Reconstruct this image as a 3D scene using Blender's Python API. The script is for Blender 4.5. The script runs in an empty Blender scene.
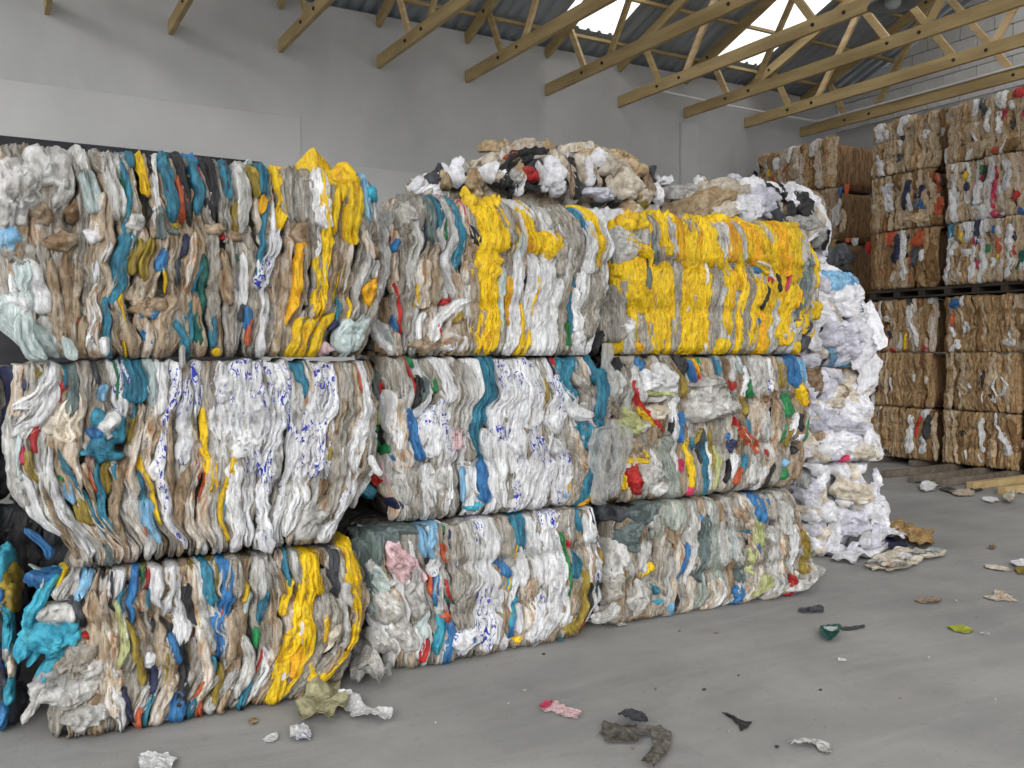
import bpy, bmesh, math, random
import numpy as np
from mathutils import Vector

random.seed(7)
C = bpy.context.scene.collection
# ------------------------------------------------------------------ camera, sky, sun, exposure
FPX = 922.0; EYE = 1.56; YAW = math.radians(29.75); PITCH = math.radians(2.0)
FWD = np.array([math.sin(YAW)*math.cos(PITCH), math.cos(YAW)*math.cos(PITCH), -math.sin(PITCH)])
RGT = np.array([math.cos(YAW), -math.sin(YAW), 0.0])
UPV = np.cross(RGT, FWD)
cam_d = bpy.data.cameras.new('camera'); cam = bpy.data.objects.new('camera', cam_d); C.objects.link(cam)
cam.location = (0, 0, EYE); cam.rotation_euler = (math.pi/2-PITCH, 0, -YAW)
cam_d.sensor_width = 36; cam_d.lens = FPX/1024*36; cam_d.clip_start = .05; cam_d.clip_end = 200
bpy.context.scene.camera = cam
w = bpy.data.worlds.new('sky'); bpy.context.scene.world = w; w.use_nodes = True
bg = w.node_tree.nodes['Background']; bg.inputs[0].default_value = (.97, .985, 1.0, 1); bg.inputs[1].default_value = 1.0
sun_d = bpy.data.lights.new('overcast_sun', 'SUN'); sun_d.energy = 1.3; sun_d.angle = math.radians(30); sun_d.color = (1, .98, .95)
sun = bpy.data.objects.new('overcast_sun', sun_d); C.objects.link(sun); sun.rotation_euler = (math.radians(67), 0, math.radians(-38))
vs = bpy.context.scene.view_settings
vs.view_transform = 'Standard'; vs.look = 'None'; vs.gamma = 1; vs.use_curve_mapping = False; vs.exposure = 0.85

# ------------------------------------------------------------------ helpers
def ray(px, py): return FWD*FPX + RGT*(px-512) + UPV*(384-py)
def atZ(px, py, z=0.0):
    r = ray(px, py); t = (z-EYE)/r[2]; return np.array([0, 0, EYE]) + r*t
def atY(px, py, Y):
    r = ray(px, py); return np.array([0, 0, EYE]) + r*(Y/r[1])
def lin(c):
    return tuple(((v/255)/12.92 if v/255 <= .04045 else ((v/255+.055)/1.055)**2.4) for v in c)
def _h(ix, iy, seed):
    n = (ix.astype(np.int64)*374761393 + iy.astype(np.int64)*668265263 + seed*974634777) & 0xffffffff
    n = ((n ^ (n >> 13)) * 1274126177) & 0xffffffff
    n = n ^ (n >> 16)
    return n/2147483648.0 - 1
def vn(x, y, seed=0):
    x, y = np.broadcast_arrays(np.asarray(x, float), np.asarray(y, float))
    ix = np.floor(x); iy = np.floor(y); fx = x-ix; fy = y-iy
    fx = fx*fx*(3-2*fx); fy = fy*fy*(3-2*fy)
    a = _h(ix, iy, seed); b = _h(ix+1, iy, seed); c = _h(ix, iy+1, seed); d = _h(ix+1, iy+1, seed)
    return (a*(1-fx)+b*fx)*(1-fy) + (c*(1-fx)+d*fx)*fy
def link(name, me, mat, parent=None, org=None, smooth=True):
    o = bpy.data.objects.new(name, me); C.objects.link(o)
    if mat: me.materials.append(mat)
    if parent is not None: o.parent = parent
    elif org is not None: o.location = org
    return o
def mesh_np(name, V, F, smooth=True):
    me = bpy.data.meshes.new(name); V = np.asarray(V, np.float32); F = np.asarray(F, np.int32)
    me.vertices.add(len(V)); me.vertices.foreach_set('co', V.ravel())
    n, k = F.shape
    me.loops.add(n*k); me.loops.foreach_set('vertex_index', F.ravel())
    me.polygons.add(n); me.polygons.foreach_set('loop_start', np.arange(0, n*k, k, dtype=np.int32))
    me.update(calc_edges=True)
    if smooth: me.polygons.foreach_set('use_smooth', np.ones(n, bool))
    return me
def gridfaces(nv, nc, wrap=False):
    a = np.arange(nv-1)[:, None]*nc; b = np.arange(nc if wrap else nc-1)[None, :]
    b2 = (b+1) % nc
    return np.stack([a+b, a+b2, a+nc+b2, a+nc+b], -1).reshape(-1, 4)
def thing(name, label, cat, loc=(0, 0, 0), group=None, kind=None):
    o = bpy.data.objects.new(name, None); C.objects.link(o); o.location = [float(v) for v in loc]
    o.empty_display_size = .1
    o['label'] = label; o['category'] = cat
    if group: o['group'] = group
    if kind: o['kind'] = kind
    return o
def tag(o, label, cat, group=None):
    o['label'] = label; o['category'] = cat
    if group: o['group'] = group
    return o
def box_bm(bm, x0, y0, z0, x1, y1, z1):
    vs_ = [bm.verts.new(p) for p in ((x0,y0,z0),(x1,y0,z0),(x1,y1,z0),(x0,y1,z0),(x0,y0,z1),(x1,y0,z1),(x1,y1,z1),(x0,y1,z1))]
    for f in ((0,3,2,1),(4,5,6,7),(0,1,5,4),(1,2,6,5),(2,3,7,6),(3,0,4,7)): bm.faces.new([vs_[i] for i in f])
def bm_obj(name, bm, mat, parent=None, off=(0, 0, 0), bevel=0, smooth=False):
    if bevel: bmesh.ops.bevel(bm, geom=bm.edges[:], offset=bevel, segments=1, affect='EDGES')
    bmesh.ops.translate(bm, verts=bm.verts, vec=[-float(v) for v in off])
    me = bpy.data.meshes.new(name); bm.to_mesh(me); bm.free()
    if smooth:
        for p in me.polygons: p.use_smooth = True
    return link(name, me, mat, parent)
def beam_bm(bm, p0, p1, wid, dep, side):
    # bar from p0 to p1; side = unit vector of the width; dep measured across both
    p0 = Vector(p0); p1 = Vector(p1); d = (p1-p0).normalized(); s = Vector(side); s = (s-d*s.dot(d)).normalized(); n = d.cross(s)
    vs_ = []
    for p in (p0, p1):
        for a, b in ((-1,-1),(1,-1),(1,1),(-1,1)): vs_.append(bm.verts.new(p+s*a*wid/2+n*b*dep/2))
    for f in ((3,2,1,0),(4,5,6,7),(0,1,5,4),(1,2,6,5),(2,3,7,6),(3,0,4,7)): bm.faces.new([vs_[i] for i in f])
def tube(name, pts, r, mat, parent=None, off=(0,0,0), k=6):
    P = np.array(pts, float)-np.array(off, float); n = len(P)
    T = np.gradient(P, axis=0); T /= np.linalg.norm(T, axis=1)[:, None]+1e-9
    ref = np.array([0, 0, 1.0]) if abs(T[0][2]) < .9 else np.array([1.0, 0, 0])
    A = np.cross(T, ref); A /= np.linalg.norm(A, axis=1)[:, None]+1e-9; B = np.cross(T, A)
    th = np.arange(k)/k*2*np.pi
    V = P[:, None]+r*(np.cos(th)[None, :, None]*A[:, None]+np.sin(th)[None, :, None]*B[:, None])
    return link(name, mesh_np(name, V.reshape(-1, 3), gridfaces(n, k, True)), mat, parent)

# ------------------------------------------------------------------ materials
def new_mat(name, rough=.5, spec=.4):
    m = bpy.data.materials.new(name); m.use_nodes = True; nt = m.node_tree
    b = nt.nodes['Principled BSDF']; b.inputs['Roughness'].default_value = rough; b.inputs['Specular IOR Level'].default_value = spec
    return m, nt, b
def N(nt, t, **kw):
    n = nt.nodes.new(t)
    for k, v in kw.items(): setattr(n, k, v)
    return n
def mapped(nt, scale, coord='Object'):
    tc = N(nt, 'ShaderNodeTexCoord'); mp = N(nt, 'ShaderNodeMapping'); mp.inputs['Scale'].default_value = scale
    nt.links.new(tc.outputs[coord], mp.inputs[0]); return mp.outputs[0]
def noise(nt, vec, scale=1, detail=3, rough=.55, dist=0):
    n = N(nt, 'ShaderNodeTexNoise'); nt.links.new(vec, n.inputs['Vector'])
    n.inputs['Scale'].default_value = scale; n.inputs['Detail'].default_value = detail
    n.inputs['Roughness'].default_value = rough; n.inputs['Distortion'].default_value = dist
    return n.outputs['Fac']
def ramp(nt, fac, stops):
    r = N(nt, 'ShaderNodeValToRGB'); e = r.color_ramp.elements
    while len(e) < len(stops): e.new(.5)
    for i, (p, c) in enumerate(stops): e[i].position = p; e[i].color = (*lin(c), 1)
    nt.links.new(fac, r.inputs[0]); return r.outputs[0]
def mix(nt, fac, a, b, mode='MIX'):
    m = N(nt, 'ShaderNodeMix', data_type='RGBA', blend_type=mode)
    if isinstance(fac, float): m.inputs[0].default_value = fac
    else: nt.links.new(fac, m.inputs[0])
    for s, v in ((6, a), (7, b)):
        if isinstance(v, tuple): m.inputs[s].default_value = (*v, 1)
        else: nt.links.new(v, m.inputs[s])
    return m.outputs[2]
def math_n(nt, op, a, b):
    m = N(nt, 'ShaderNodeMath', operation=op)
    for i, v in enumerate((a, b)):
        if isinstance(v, (int, float)): m.inputs[i].default_value = v
        else: nt.links.new(v, m.inputs[i])
    return m.outputs[0]
def bump(nt, b, fac, strength=.4, dist=.01):
    n = N(nt, 'ShaderNodeBump'); n.inputs['Strength'].default_value = strength; n.inputs['Distance'].default_value = dist
    nt.links.new(fac, n.inputs['Height']); nt.links.new(n.outputs[0], b.inputs['Normal'])
FILMARG = {}
def film(name, c1, c2=None, c3=None, rough=.38, spec=.5, spot=None, alpha=None, streak=(34, 34, 7), lo=.40, hi=.60):
    """plastic film: base colour c1, dirt c2 in vertical streaks, bits of c3, optional printed spots"""
    m, nt, b = new_mat(name, rough, spec)
    FILMARG[m.name] = dict(c1=c1, c2=c2, c3=c3, rough=rough, spec=spec, spot=spot, alpha=alpha, lo=lo, hi=hi)
    iso = streak[0] == streak[2]
    v = mapped(nt, streak); c2 = c2 or tuple(x*.72 for x in c1)
    f = noise(nt, v, 1, 4, .6, .6)
    stops = [(lo, c2), (hi, c1)]
    if c3: stops = [(lo-.08, c3), (lo+.02, c2), (hi, c1)]
    col = ramp(nt, f, stops)
    fs = noise(nt, mapped(nt, (streak[0]*3.4, streak[1]*3.4, streak[2]*1.6)), 1, 2, .6, .5)
    if rough > .55: fs = noise(nt, mapped(nt, (20, 20, 20)), 1, 4, .7, .5)
    dk = 196 if min(c1) > 200 else 158
    tone = ramp(nt, fs, [(.28, (dk, dk-1, dk-4)), (.45, (232, 231, 229)), (.60, (255, 255, 255))])
    col = mix(nt, 1.0, col, tone, 'MULTIPLY')
    if spot:
        s = noise(nt, mapped(nt, (24, 24, 14)), 1.1, 2, .5, 2.8); sl = noise(nt, mapped(nt, (7, 7, 5)), 1, 1, .5, 0)
        s2 = math_n(nt, 'MULTIPLY', math_n(nt, 'GREATER_THAN', s, spot[1]), math_n(nt, 'GREATER_THAN', sl, .5))
        col = mix(nt, s2, col, lin(spot[0]))
    oi = N(nt, 'ShaderNodeObjectInfo'); r = math_n(nt, 'MULTIPLY_ADD', oi.outputs['Random'], .26); r.node.inputs[2].default_value = .84
    hs = N(nt, 'ShaderNodeHueSaturation'); nt.links.new(col, hs.inputs['Color']); nt.links.new(r, hs.inputs['Value'])
    nt.links.new(hs.outputs[0], b.inputs['Base Color'])
    vb = mapped(nt, (48, 48, 48) if iso or rough > .55 else (60, 60, 28)); bump(nt, b, noise(nt, vb, 1, 5, .7, 1.6), .3 if rough > .55 else .7, .014)
    if iso: nt.nodes[-1].inputs['Distance'].default_value = .01
    if alpha: b.inputs['Alpha'].default_value = alpha
    return m
ISO = {}
def iso_mat(code):
    if code not in ISO:
        m = MT[code]; ISO[code] = film(m.name+'_bag', streak=(11, 11, 11), **FILMARG[m.name])
    return ISO[code]
MT = {
 'g': film('clear_film_grey', (178,174,166), (136,126,110), rough=.24, spec=1.0),
 'G': film('clear_film_pale', (212,212,210), (166,163,157), rough=.22, spec=1.0),
 'k': film('clear_film_brown', (176,158,134), (140,114,84), (112,84,56), rough=.35),
 'q': film('clear_film_tan', (192,180,162), (164,138,106), rough=.32, spec=.6),
 'w': film('white_film', (244,245,248), (218,218,219), rough=.4),
 'W': film('white_film_blue_print', (244,245,249), (220,221,225), spot=((30,48,170), .575)),
 'c': film('white_film_rusty', (222,216,208), (196,176,152), (168,112,66), rough=.42, lo=.42),
 'm': film('mint_film', (208,222,222), (176,192,190), rough=.35),
 'y': film('yellow_film', (246,206,18), (226,172,8), (190,130,10), rough=.4, lo=.33, hi=.5),
 'o': film('amber_film', (250,194,18), (234,164,12), rough=.4),
 'O': film('orange_film', (212,102,60), (178,76,42)),
 't': film('teal_film', (58,142,168), (36,100,126)),
 'T': film('turquoise_cloth', (78,172,194), (52,138,164), rough=.6, spec=.2),
 'b': film('blue_film', (60,134,192), (38,96,156)),
 'B': film('pale_blue_film', (152,200,232), (110,165,205)),
 'n': film('navy_film', (44,52,92), (28,32,58)),
 'K': film('black_film', (44,44,48), (26,26,28), rough=.35),
 'r': film('red_film', (206,46,40), (160,28,28)),
 'p': film('pink_film', (222,70,112), (180,40,80)),
 'P': film('pale_pink_film', (232,200,206), (205,168,172)),
 'e': film('green_film', (44,150,88), (24,110,60)),
 'E': film('dark_green_film', (26,104,92), (16,70,66)),
 's': film('slate_film', (114,130,130), (84,98,98), rough=.32, spec=.6),
 'S': film('pale_sage_film', (178,186,178), (150,158,148), rough=.3, spec=.6),
 'd': film('dark_grey_film', (74,78,86), (50,52,58)),
 'v': film('mustard_film', (172,150,56), (132,110,36)),
 'l': film('lime_film', (200,204,150), (168,174,112)),
 'a': film('beige_cloth', (208,188,156), (176,150,116), rough=.85, spec=.15),
 'A': film('cream_cloth', (226,218,204), (196,184,166), rough=.85, spec=.15),
 'h': film('white_cloth', (240,240,246), (220,220,228), rough=.8, spec=.15, lo=.2, hi=.4),
 'H': film('lavender_white_paper', (226,226,238), (204,204,218), rough=.8, spec=.15),
 'x': film('loose_clear_film', (214,214,212), (180,180,176), rough=.2, spec=.8, alpha=.55),
 'u': film('cardboard', (188,160,124), (160,130,94), (124,96,66), rough=.85, spec=.1, streak=(40,40,5)),
 'U': film('cardboard_pale', (206,188,162), (182,160,132), (140,116,88), rough=.85, spec=.1, streak=(40,40,5)),
 'z': film('cardboard_dark', (150,120,86), (120,92,62), rough=.9, spec=.1, streak=(40,40,5)),
}
def core_mat(name, a, b_, c):
    m, nt, b = new_mat(name, .6, .3)
    f = noise(nt, mapped(nt, (22, 22, 5)), 1, 4, .7, .8)
    nt.links.new(ramp(nt, f, [(.36, a), (.5, b_), (.64, c)]), b.inputs['Base Color'])
    bump(nt, b, noise(nt, mapped(nt, (40, 40, 14)), 1, 4, .7, 1), .8, .03)
    return m
M_CORE = core_mat('pressed_plastic', (58,54,50), (112,106,98), (160,156,150))
M_CCORE = core_mat('pressed_cardboard', (112,84,58), (158,124,88), (188,156,118))
M_HCORE = None
def iso_core(name, a, b_, c):
    m, nt, b = new_mat(name, .85, .15)
    nt.links.new(ramp(nt, noise(nt, mapped(nt, (9, 9, 9)), 1, 4, .6, .8), [(.4, a), (.5, b_), (.6, c)]), b.inputs['Base Color'])
    bump(nt, b, noise(nt, mapped(nt, (24, 24, 24)), 1, 4, .7, 1), .7, .03); return m
M_HCORE = iso_core('pressed_paper', (150,148,154), (206,206,212), (232,232,236))
M_TCORE = iso_core('pressed_cloth', (120,108,96), (196,182,160), (222,214,202))
M_WIRE, _, _b = new_mat('baling_wire', .4, .5); _b.inputs['Base Color'].default_value = (*lin((90,88,84)), 1); _b.inputs['Metallic'].default_value = .8

# ------------------------------------------------------------------ bale faces, strips and bags
class Face:
    def __init__(s, org, U, Nn, W, H, r=.09, wires=(.33, .67), seed=0, groove=.022, lump=.02, cap=False):
        s.cap = cap; s.le = s.re = None
        s.o = np.array(org, float); s.U = np.array(U, float); s.N = np.array(Nn, float); s.W = W; s.H = H
        s.r = r; s.wz = [H*q for q in wires]; s.seed = seed; s.g = groove; s.lump = lump
    def px(s, x, y):
        r = ray(x, y); c = np.array([0, 0, EYE]); t = ((s.o-c)@s.N)/(r@s.N); p = c+r*t
        u, q = float((p-s.o)@s.U), float(p[2]-s.o[2])
        if s.le: L_ = np.interp(q, *s.le); R_ = np.interp(q, *s.re); u = (u-L_)/(R_-L_)*s.W
        return u, q
    def edges(s, left, right):
        a = sorted((q, u) for u, q in (s.px(*p) for p in left)); b = sorted((q, u) for u, q in (s.px(*p) for p in right))
        s.le = tuple(zip(*a)); s.re = tuple(zip(*b))
    def bow(s, u, q):
        if not s.le: return u
        L_ = np.interp(q, *s.le); R_ = np.interp(q, *s.re); return L_+u/s.W*(R_-L_)
    def pos(s, u, q, off):
        """u along the face, q arc height (beyond H it folds back over the top), off = distance off the surface"""
        u, q, off = np.broadcast_arrays(u, q, off); r = s.r; H = s.H
        u = u+(.028*vn(u*2.2, q*4.5, s.seed+11)+.012*vn(u*5, q*13, s.seed+12))*np.clip(np.minimum(u, s.W-u)/.1, 0, 1)
        a = np.clip((q-(H-r))/r, 0, np.pi/2); back = np.clip(q-(H-r)-r*np.pi/2, 0, None)
        b = np.clip((r*.5-q)/(r*.5), 0, 1)
        z = np.where(q > H-r, H-r+r*np.sin(a), np.clip(q, 0, None))
        dep = -r*(1-np.cos(a)) - back - r*.45*b*b
        e = np.minimum(u, s.W-u); rr = r*1.3; k = np.clip((rr-e)/rr, 0, 1.15); dep = dep - rr*(1-np.sqrt(np.clip(1-np.minimum(k, .999)**2, 0, 1)))
        dep = dep + s.lump*vn(u*3.1, q*2.7, s.seed+5) + s.lump*.6*vn(u*8, q*2, s.seed+6)
        for wz in s.wz: dep = dep - s.g*np.exp(-((q-wz)/.035)**2)
        zl = vn(u*4.2+9, u*0+.5, s.seed+8)*.02
        nrm = np.cos(a)[..., None]*s.N + np.sin(a)[..., None]*np.array([0, 0, 1.0])
        u = s.bow(u, np.clip(q, 0, H))
        P = s.o + u[..., None]*s.U + dep[..., None]*s.N + off[..., None]*nrm
        P[..., 2] += z + zl*np.clip(q/H, 0, 1)
        low = s.o[2]-.022*np.clip(vn(u*11, u*0+3.3, s.seed+21)+.3, 0, 1)+.01*vn(u*37, u*0, s.seed+22) if s.o[2] > .3 else np.full(u.shape, s.o[2]+.003)
        P[..., 2] = np.where(P[..., 2] < low, low+(P[..., 2]-low)*.12*(s.o[2] > .3), P[..., 2])
        if s.cap:
            top = s.o[2]+H-.012+.014*vn(u*9, u*0+1.3, s.seed+23)+.012*vn(u*31, u*0+2, s.seed+24)
            P[..., 2] = np.where(P[..., 2] > top, top+(P[..., 2]-top)*.12, P[..., 2])
        return P
def spline(pts, n):
    P = np.array(pts, float)
    if len(P) == 1: P = np.vstack([P, P])
    L = np.r_[0, np.cumsum(np.linalg.norm(np.diff(P, axis=0), axis=1)+1e-6)]; t = np.linspace(0, L[-1], n)
    out = np.stack([np.interp(t, L, P[:, i]) for i in range(P.shape[1])], 1)
    k = max(1, n//(3*max(1, len(P)-1)))
    if len(P) > 2 and k > 1:
        pad = np.vstack([np.repeat(out[:1], k, 0), out, np.repeat(out[-1:], k, 0)])
        ker = np.ones(2*k+1)/(2*k+1)
        out = np.stack([np.convolve(pad[:, i], ker, 'valid') for i in range(P.shape[1])], 1)
    return out, L[-1]
SEED = [100]
def strip(face, pts, wid, code, parent, off=.02, name='film_layer', res=1.0, amp=1.0, taper=.25, base=None):
    """a folded, creased layer of film running along pts on the face"""
    SEED[0] += 1; sd = SEED[0]
    L = sum(math.dist(a, b) for a, b in zip(pts, pts[1:]))
    nv = int(np.clip(L/.012*res, 8, 84)); nc = int(np.clip(wid/.006*res, 6, 19)); nc += (nc+1) % 2
    cl, _ = spline(pts, nv); v = np.linspace(0, 1, nv)
    T = np.gradient(cl, axis=0); T /= np.linalg.norm(T, axis=1)[:, None]+1e-9; Q = np.stack([T[:, 1], -T[:, 0]], 1)
    s = v*L
    wv = wid*(1+.30*vn(s*8, 0*s+.3, sd)+.22*vn(s*26, 0*s+.7, sd)+.10*vn(s*70, 0*s+.2, sd))
    e0 = .10+.16*abs(float(vn(sd*.37, 2.5, 1))); e1 = .10+.16*abs(float(vn(sd*.61, 7.5, 1)))
    env = np.minimum(np.clip(v/e0, 0, 1), np.clip((1-v)/e1, 0, 1))
    if taper < 1: wv = wv*(taper*.6+(1-taper*.6)*env**.8)
    cl = cl + Q*(vn(s*7, 0*s+.1, sd+1)*wid*.22+vn(s*24, 0*s+.1, sd+7)*wid*.10)[:, None]
    c = np.linspace(-1, 1, nc)
    pl = max(1.2, wid/.02)
    cc, ss = np.meshgrid(c, s)
    uq = cl[:, None, :] + Q[:, None, :]*(cc*wv[:, None]/2)[..., None]
    k = min(1, wid/.05)
    h = (1-np.abs(cc)**3)*min(.016, wid*.35+.004)
    wan = 1.6*vn(ss*3.2, cc*0, sd+2)+.5*vn(ss*11, cc*.6, sd+8)
    ple = 1-2*np.abs(vn(cc*pl*.9+wan, ss*1.8, sd+3))
    ple2 = 1-2*np.abs(vn(cc*pl*1.9+wan*1.5, ss*4, sd+13))
    cr = np.abs(vn(cc*pl*.45+ss*9, ss*17+cc*1.3, sd+4)); cr2 = vn(cc*pl+ss*3, ss*50, sd+9)
    o = off + h + amp*(ple*.015*k + ple2*.008*k - cr*.02*min(1, wid/.03) + cr2*.004)
    o = o - (1-env[:, None])**2*(.012 if taper < 1 else 0)
    o = np.where(np.abs(cc) > .99, off-.02, o)
    P = face.pos(uq[..., 0], uq[..., 1], o).reshape(-1, 3)
    if base is not None: P = P-np.asarray(base)
    return link(name, mesh_np(name, P, gridfaces(nv, nc), smooth=False), MT[code], parent)
def blob(face, u, q, ru, rq, code, parent, dep=.05, off=.01, name='crumpled_bag', ang=0.0, base=None, res=1.0, rough=1.0):
    SEED[0] += 1; sd = SEED[0]
    R = max(ru, rq); nr = int(np.clip(R/.008*res, 6, 20)); na = int(np.clip(R/.004*res, 12, 44))
    th = np.arange(na)/na*2*np.pi; rho = np.linspace(0, 1, nr)**.8
    T, Rr = np.meshgrid(th, rho)
    edge = 1+.40*vn(np.cos(T)*1.6+5, np.sin(T)*1.6+5, sd)+.20*vn(np.cos(T)*5, np.sin(T)*5, sd+1)
    x = np.cos(T)*Rr*edge; y = np.sin(T)*Rr*edge
    ca, sa = math.cos(ang), math.sin(ang)
    x, y = x*ru, y*rq; uu = u+x*ca-y*sa; qq = q+x*sa+y*ca
    nx = x/.03; ny = y/.03
    wx = nx+1.3*vn(nx*.5, ny*.5, sd+2); wy = ny+1.3*vn(nx*.5+7, ny*.5, sd+3)
    ridg = 1.1*np.abs(vn(wx*.8, wy*.8, sd+4))+.6*np.abs(vn(wx*2, wy*1.3, sd+5))+.3*np.abs(vn(wx*4.2, wy*3.4, sd+6))
    o = off + dep*np.sqrt(np.clip(1-Rr**2.4, 0, 1)) + rough*np.clip(1-Rr**6, 0, 1)*(.5-ridg)*min(.035, dep*.75)
    o = np.where(Rr > .99, off-.025, o)
    P = face.pos(uu, qq, o).reshape(-1, 3)
    if base is not None: P = P-np.asarray(base)
    return link(name, mesh_np(name, P, gridfaces(nr, na, True), smooth=False), iso_mat(code), parent)
def core(face, D, mat, base, parent, inset=.045):
    """the pressed block behind the face, crumpled on all sides"""
    W, H = face.W, face.H; nu, nz, nd = int(W/.06)+2, int(H/.05)+2, int(D/.07)+2
    bm = bmesh.new()
    V = {}
    def vert(i, j, k):
        key = (i, j, k)
        if key not in V:
            u = i/nu*W; z = j/nz*H; d = k/nd*D
            # soften the box corners
            a = np.array([(u-W/2)/(W/2), (z-H/2)/(H/2), (d-D/2)/(D/2)]); ex = np.sort(np.abs(a))[1]; sh = .05*max(0, ex-.8)/.2
            ins = inset + sh + .016*float(vn(u*14+d*5, z*5+d*9, face.seed+3)) + .01*float(vn(u*30+d*21, z*9, face.seed+4))
            u2 = W/2+(u-W/2)*(1-2*ins/W); z2 = H/2+(z-H/2)*(1-2*(ins*.5)/H); d2 = D/2+(d-D/2)*(1-2*ins/D)
            if j == 0: z2 = .003
            u2 = float(face.bow(u2, z2))
            p = face.o+u2*face.U-d2*face.N; p = p+np.array([0, 0, z2])-base
            V[key] = bm.verts.new(p)
        return V[key]
    def quad(f): bm.faces.new(f)
    for i in range(nu):
        for j in range(nz):
            quad([vert(i,j,0), vert(i+1,j,0), vert(i+1,j+1,0), vert(i,j+1,0)]); quad([vert(i,j,nd), vert(i,j+1,nd), vert(i+1,j+1,nd), vert(i+1,j,nd)])
    for k in range(nd):
        for j in range(nz):
            quad([vert(0,j,k), vert(0,j+1,k), vert(0,j+1,k+1), vert(0,j,k+1)]); quad([vert(nu,j,k), vert(nu,j,k+1), vert(nu,j+1,k+1), vert(nu,j+1,k)])
        for i in range(nu):
            quad([vert(i,nz,k), vert(i+1,nz,k), vert(i+1,nz,k+1), vert(i,nz,k+1)]); quad([vert(i,0,k), vert(i,0,k+1), vert(i+1,0,k+1), vert(i+1,0,k)])
    bmesh.ops.recalc_face_normals(bm, faces=bm.faces)
    me = bpy.data.meshes.new('pressed_core'); bm.to_mesh(me); bm.free()
    for p in me.polygons: p.use_smooth = True
    return link('pressed_core', me, mat, parent)
PARTNAME = {'u':'cardboard_sheet','U':'cardboard_sheet','z':'cardboard_sheet','h':'paper_sheet','H':'paper_sheet','A':'cloth_fold','a':'cloth_fold'}
def bale(name, label, cat, org, U, Nn, W, H, D, pal, spec='', group=None, seed=0, wmin=.03, wmax=.065, mat=None, res=1.0,
         wires=True, r=.09, wob=.03, amp=1.0, over=.16, fill=True, lump=.02, off0=.0, cap=False, sw=1.22, ed=None):
    rnd = random.Random(seed*31+5)
    U = np.array(U, float); Nn = np.array(Nn, float); org = np.array(org, float)
    base = org+U*W/2-Nn*D/2
    t = thing(name, label, cat, base, group)
    f = Face(org, U, Nn, W, H, r=r, seed=seed, lump=lump, cap=cap)
    if ed: f.edges(*ed)
    core(f, D, mat or M_CORE, base, t, .045 if fill else .085)
    u = .01
    while fill and u < W-.015:
        wd = rnd.uniform(wmin, wmax); code = rnd.choice(pal)
        q0 = -.02; q1 = H+rnd.uniform(over*.4, over); n = 4
        pts = [(min(max(u+wd/2+rnd.uniform(-wob, wob)*(.3 if i in (0, n) else 1), .012), W-.012), q0+(q1-q0)*i/n) for i in range(n+1)]
        if rnd.random() < .35:    # a layer broken at the wire: a second one takes over
            k = rnd.choice([1, 2, 3]); qm = pts[k][1]
            strip(f, pts[:k+1], wd*1.5, code, t, rnd.uniform(.0, .018)+off0, PARTNAME.get(code, 'film_layer'), res, amp, .5, base)
            strip(f, pts[k:], wd*1.5, rnd.choice(pal), t, rnd.uniform(.0, .018)+off0, PARTNAME.get(code, 'film_layer'), res, amp, .5, base)
        else:
            strip(f, pts, wd*1.5, code, t, rnd.uniform(-.006, .018)+off0, PARTNAME.get(code, 'film_layer'), res, amp, .5, base)
        u += wd
    i = 0
    for item in spec.replace('\n', ' ').split(';'):
        tk = item.split()
        if not tk: continue
        i += 1; off = .012+.012*((i*7) % 5)/5+off0
        hd = tk[0]
        if hd[1:2] == '@':        # bag: code@dep  x,y  rx,ry  [angle]
            dep = float(hd[2:])/100 if len(hd) > 2 else .05
            x, y = map(float, tk[1].split(',')); rx, ry = map(float, tk[2].split(','))
            a = math.radians(float(tk[3])) if len(tk) > 3 else 0.
            u0, q0 = f.px(x, y); ru = abs(f.px(x+rx, y)[0]-f.px(x-rx, y)[0])/2; rq = abs(f.px(x, y-ry)[1]-f.px(x, y+ry)[1])/2
            nm = 'crumpled_bag' if hd[0] not in PARTNAME else PARTNAME[hd[0]]
            if q0 > H: q0 = H+(q0-H)*.3
            blob(f, u0, q0, ru, rq, hd[0], t, dep, off, nm, a, base, res=max(.6, res))
        else:
            wpx = float(hd[1:]); P = []
            for s_ in tk[1:]:
                x, y = map(float, s_.split(',')); a = f.px(x, y); P.append(a)
            x, y = map(float, tk[1].split(',')); wd = abs(f.px(x+wpx/2, y)[0]-f.px(x-wpx/2, y)[0])
            if len(P) == 1: P = [(P[0][0]-.003, P[0][1]+max(.05, wd)), (P[0][0]+.003, P[0][1]-max(.05, wd))]
            P = [(a, H+.10) if b > H-.07 and j in (0,) else ((a, min(b, H+.03))) for j, (a, b) in enumerate(P)]
            P = [(a, -.01) if b < .045 and j == len(P)-1 else (a, b) for j, (a, b) in enumerate(P)]
            P = np.array(P); Lp = np.linalg.norm(np.diff(P, axis=0), axis=1).sum(); ex = min(.03, Lp*.12)
            d0 = (P[0]-P[1]); d1 = (P[-1]-P[-2]); P[0] += d0/(np.linalg.norm(d0)+1e-9)*ex; P[-1] += d1/(np.linalg.norm(d1)+1e-9)*ex; P = [tuple(x) for x in P]
            strip(f, P, wd*(sw+.08), hd[0], t, off+.011, PARTNAME.get(hd[0], 'film_layer'), res, amp, .3, base)
    if wires:
        for wz in f.wz:
            uu = np.linspace(.0, W, 40); P = f.pos(uu, uu*0+wz, uu*0+.016)
            tube('baling_wire', P, .0016, M_WIRE, t, base, 5)
    return t, f

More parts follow.
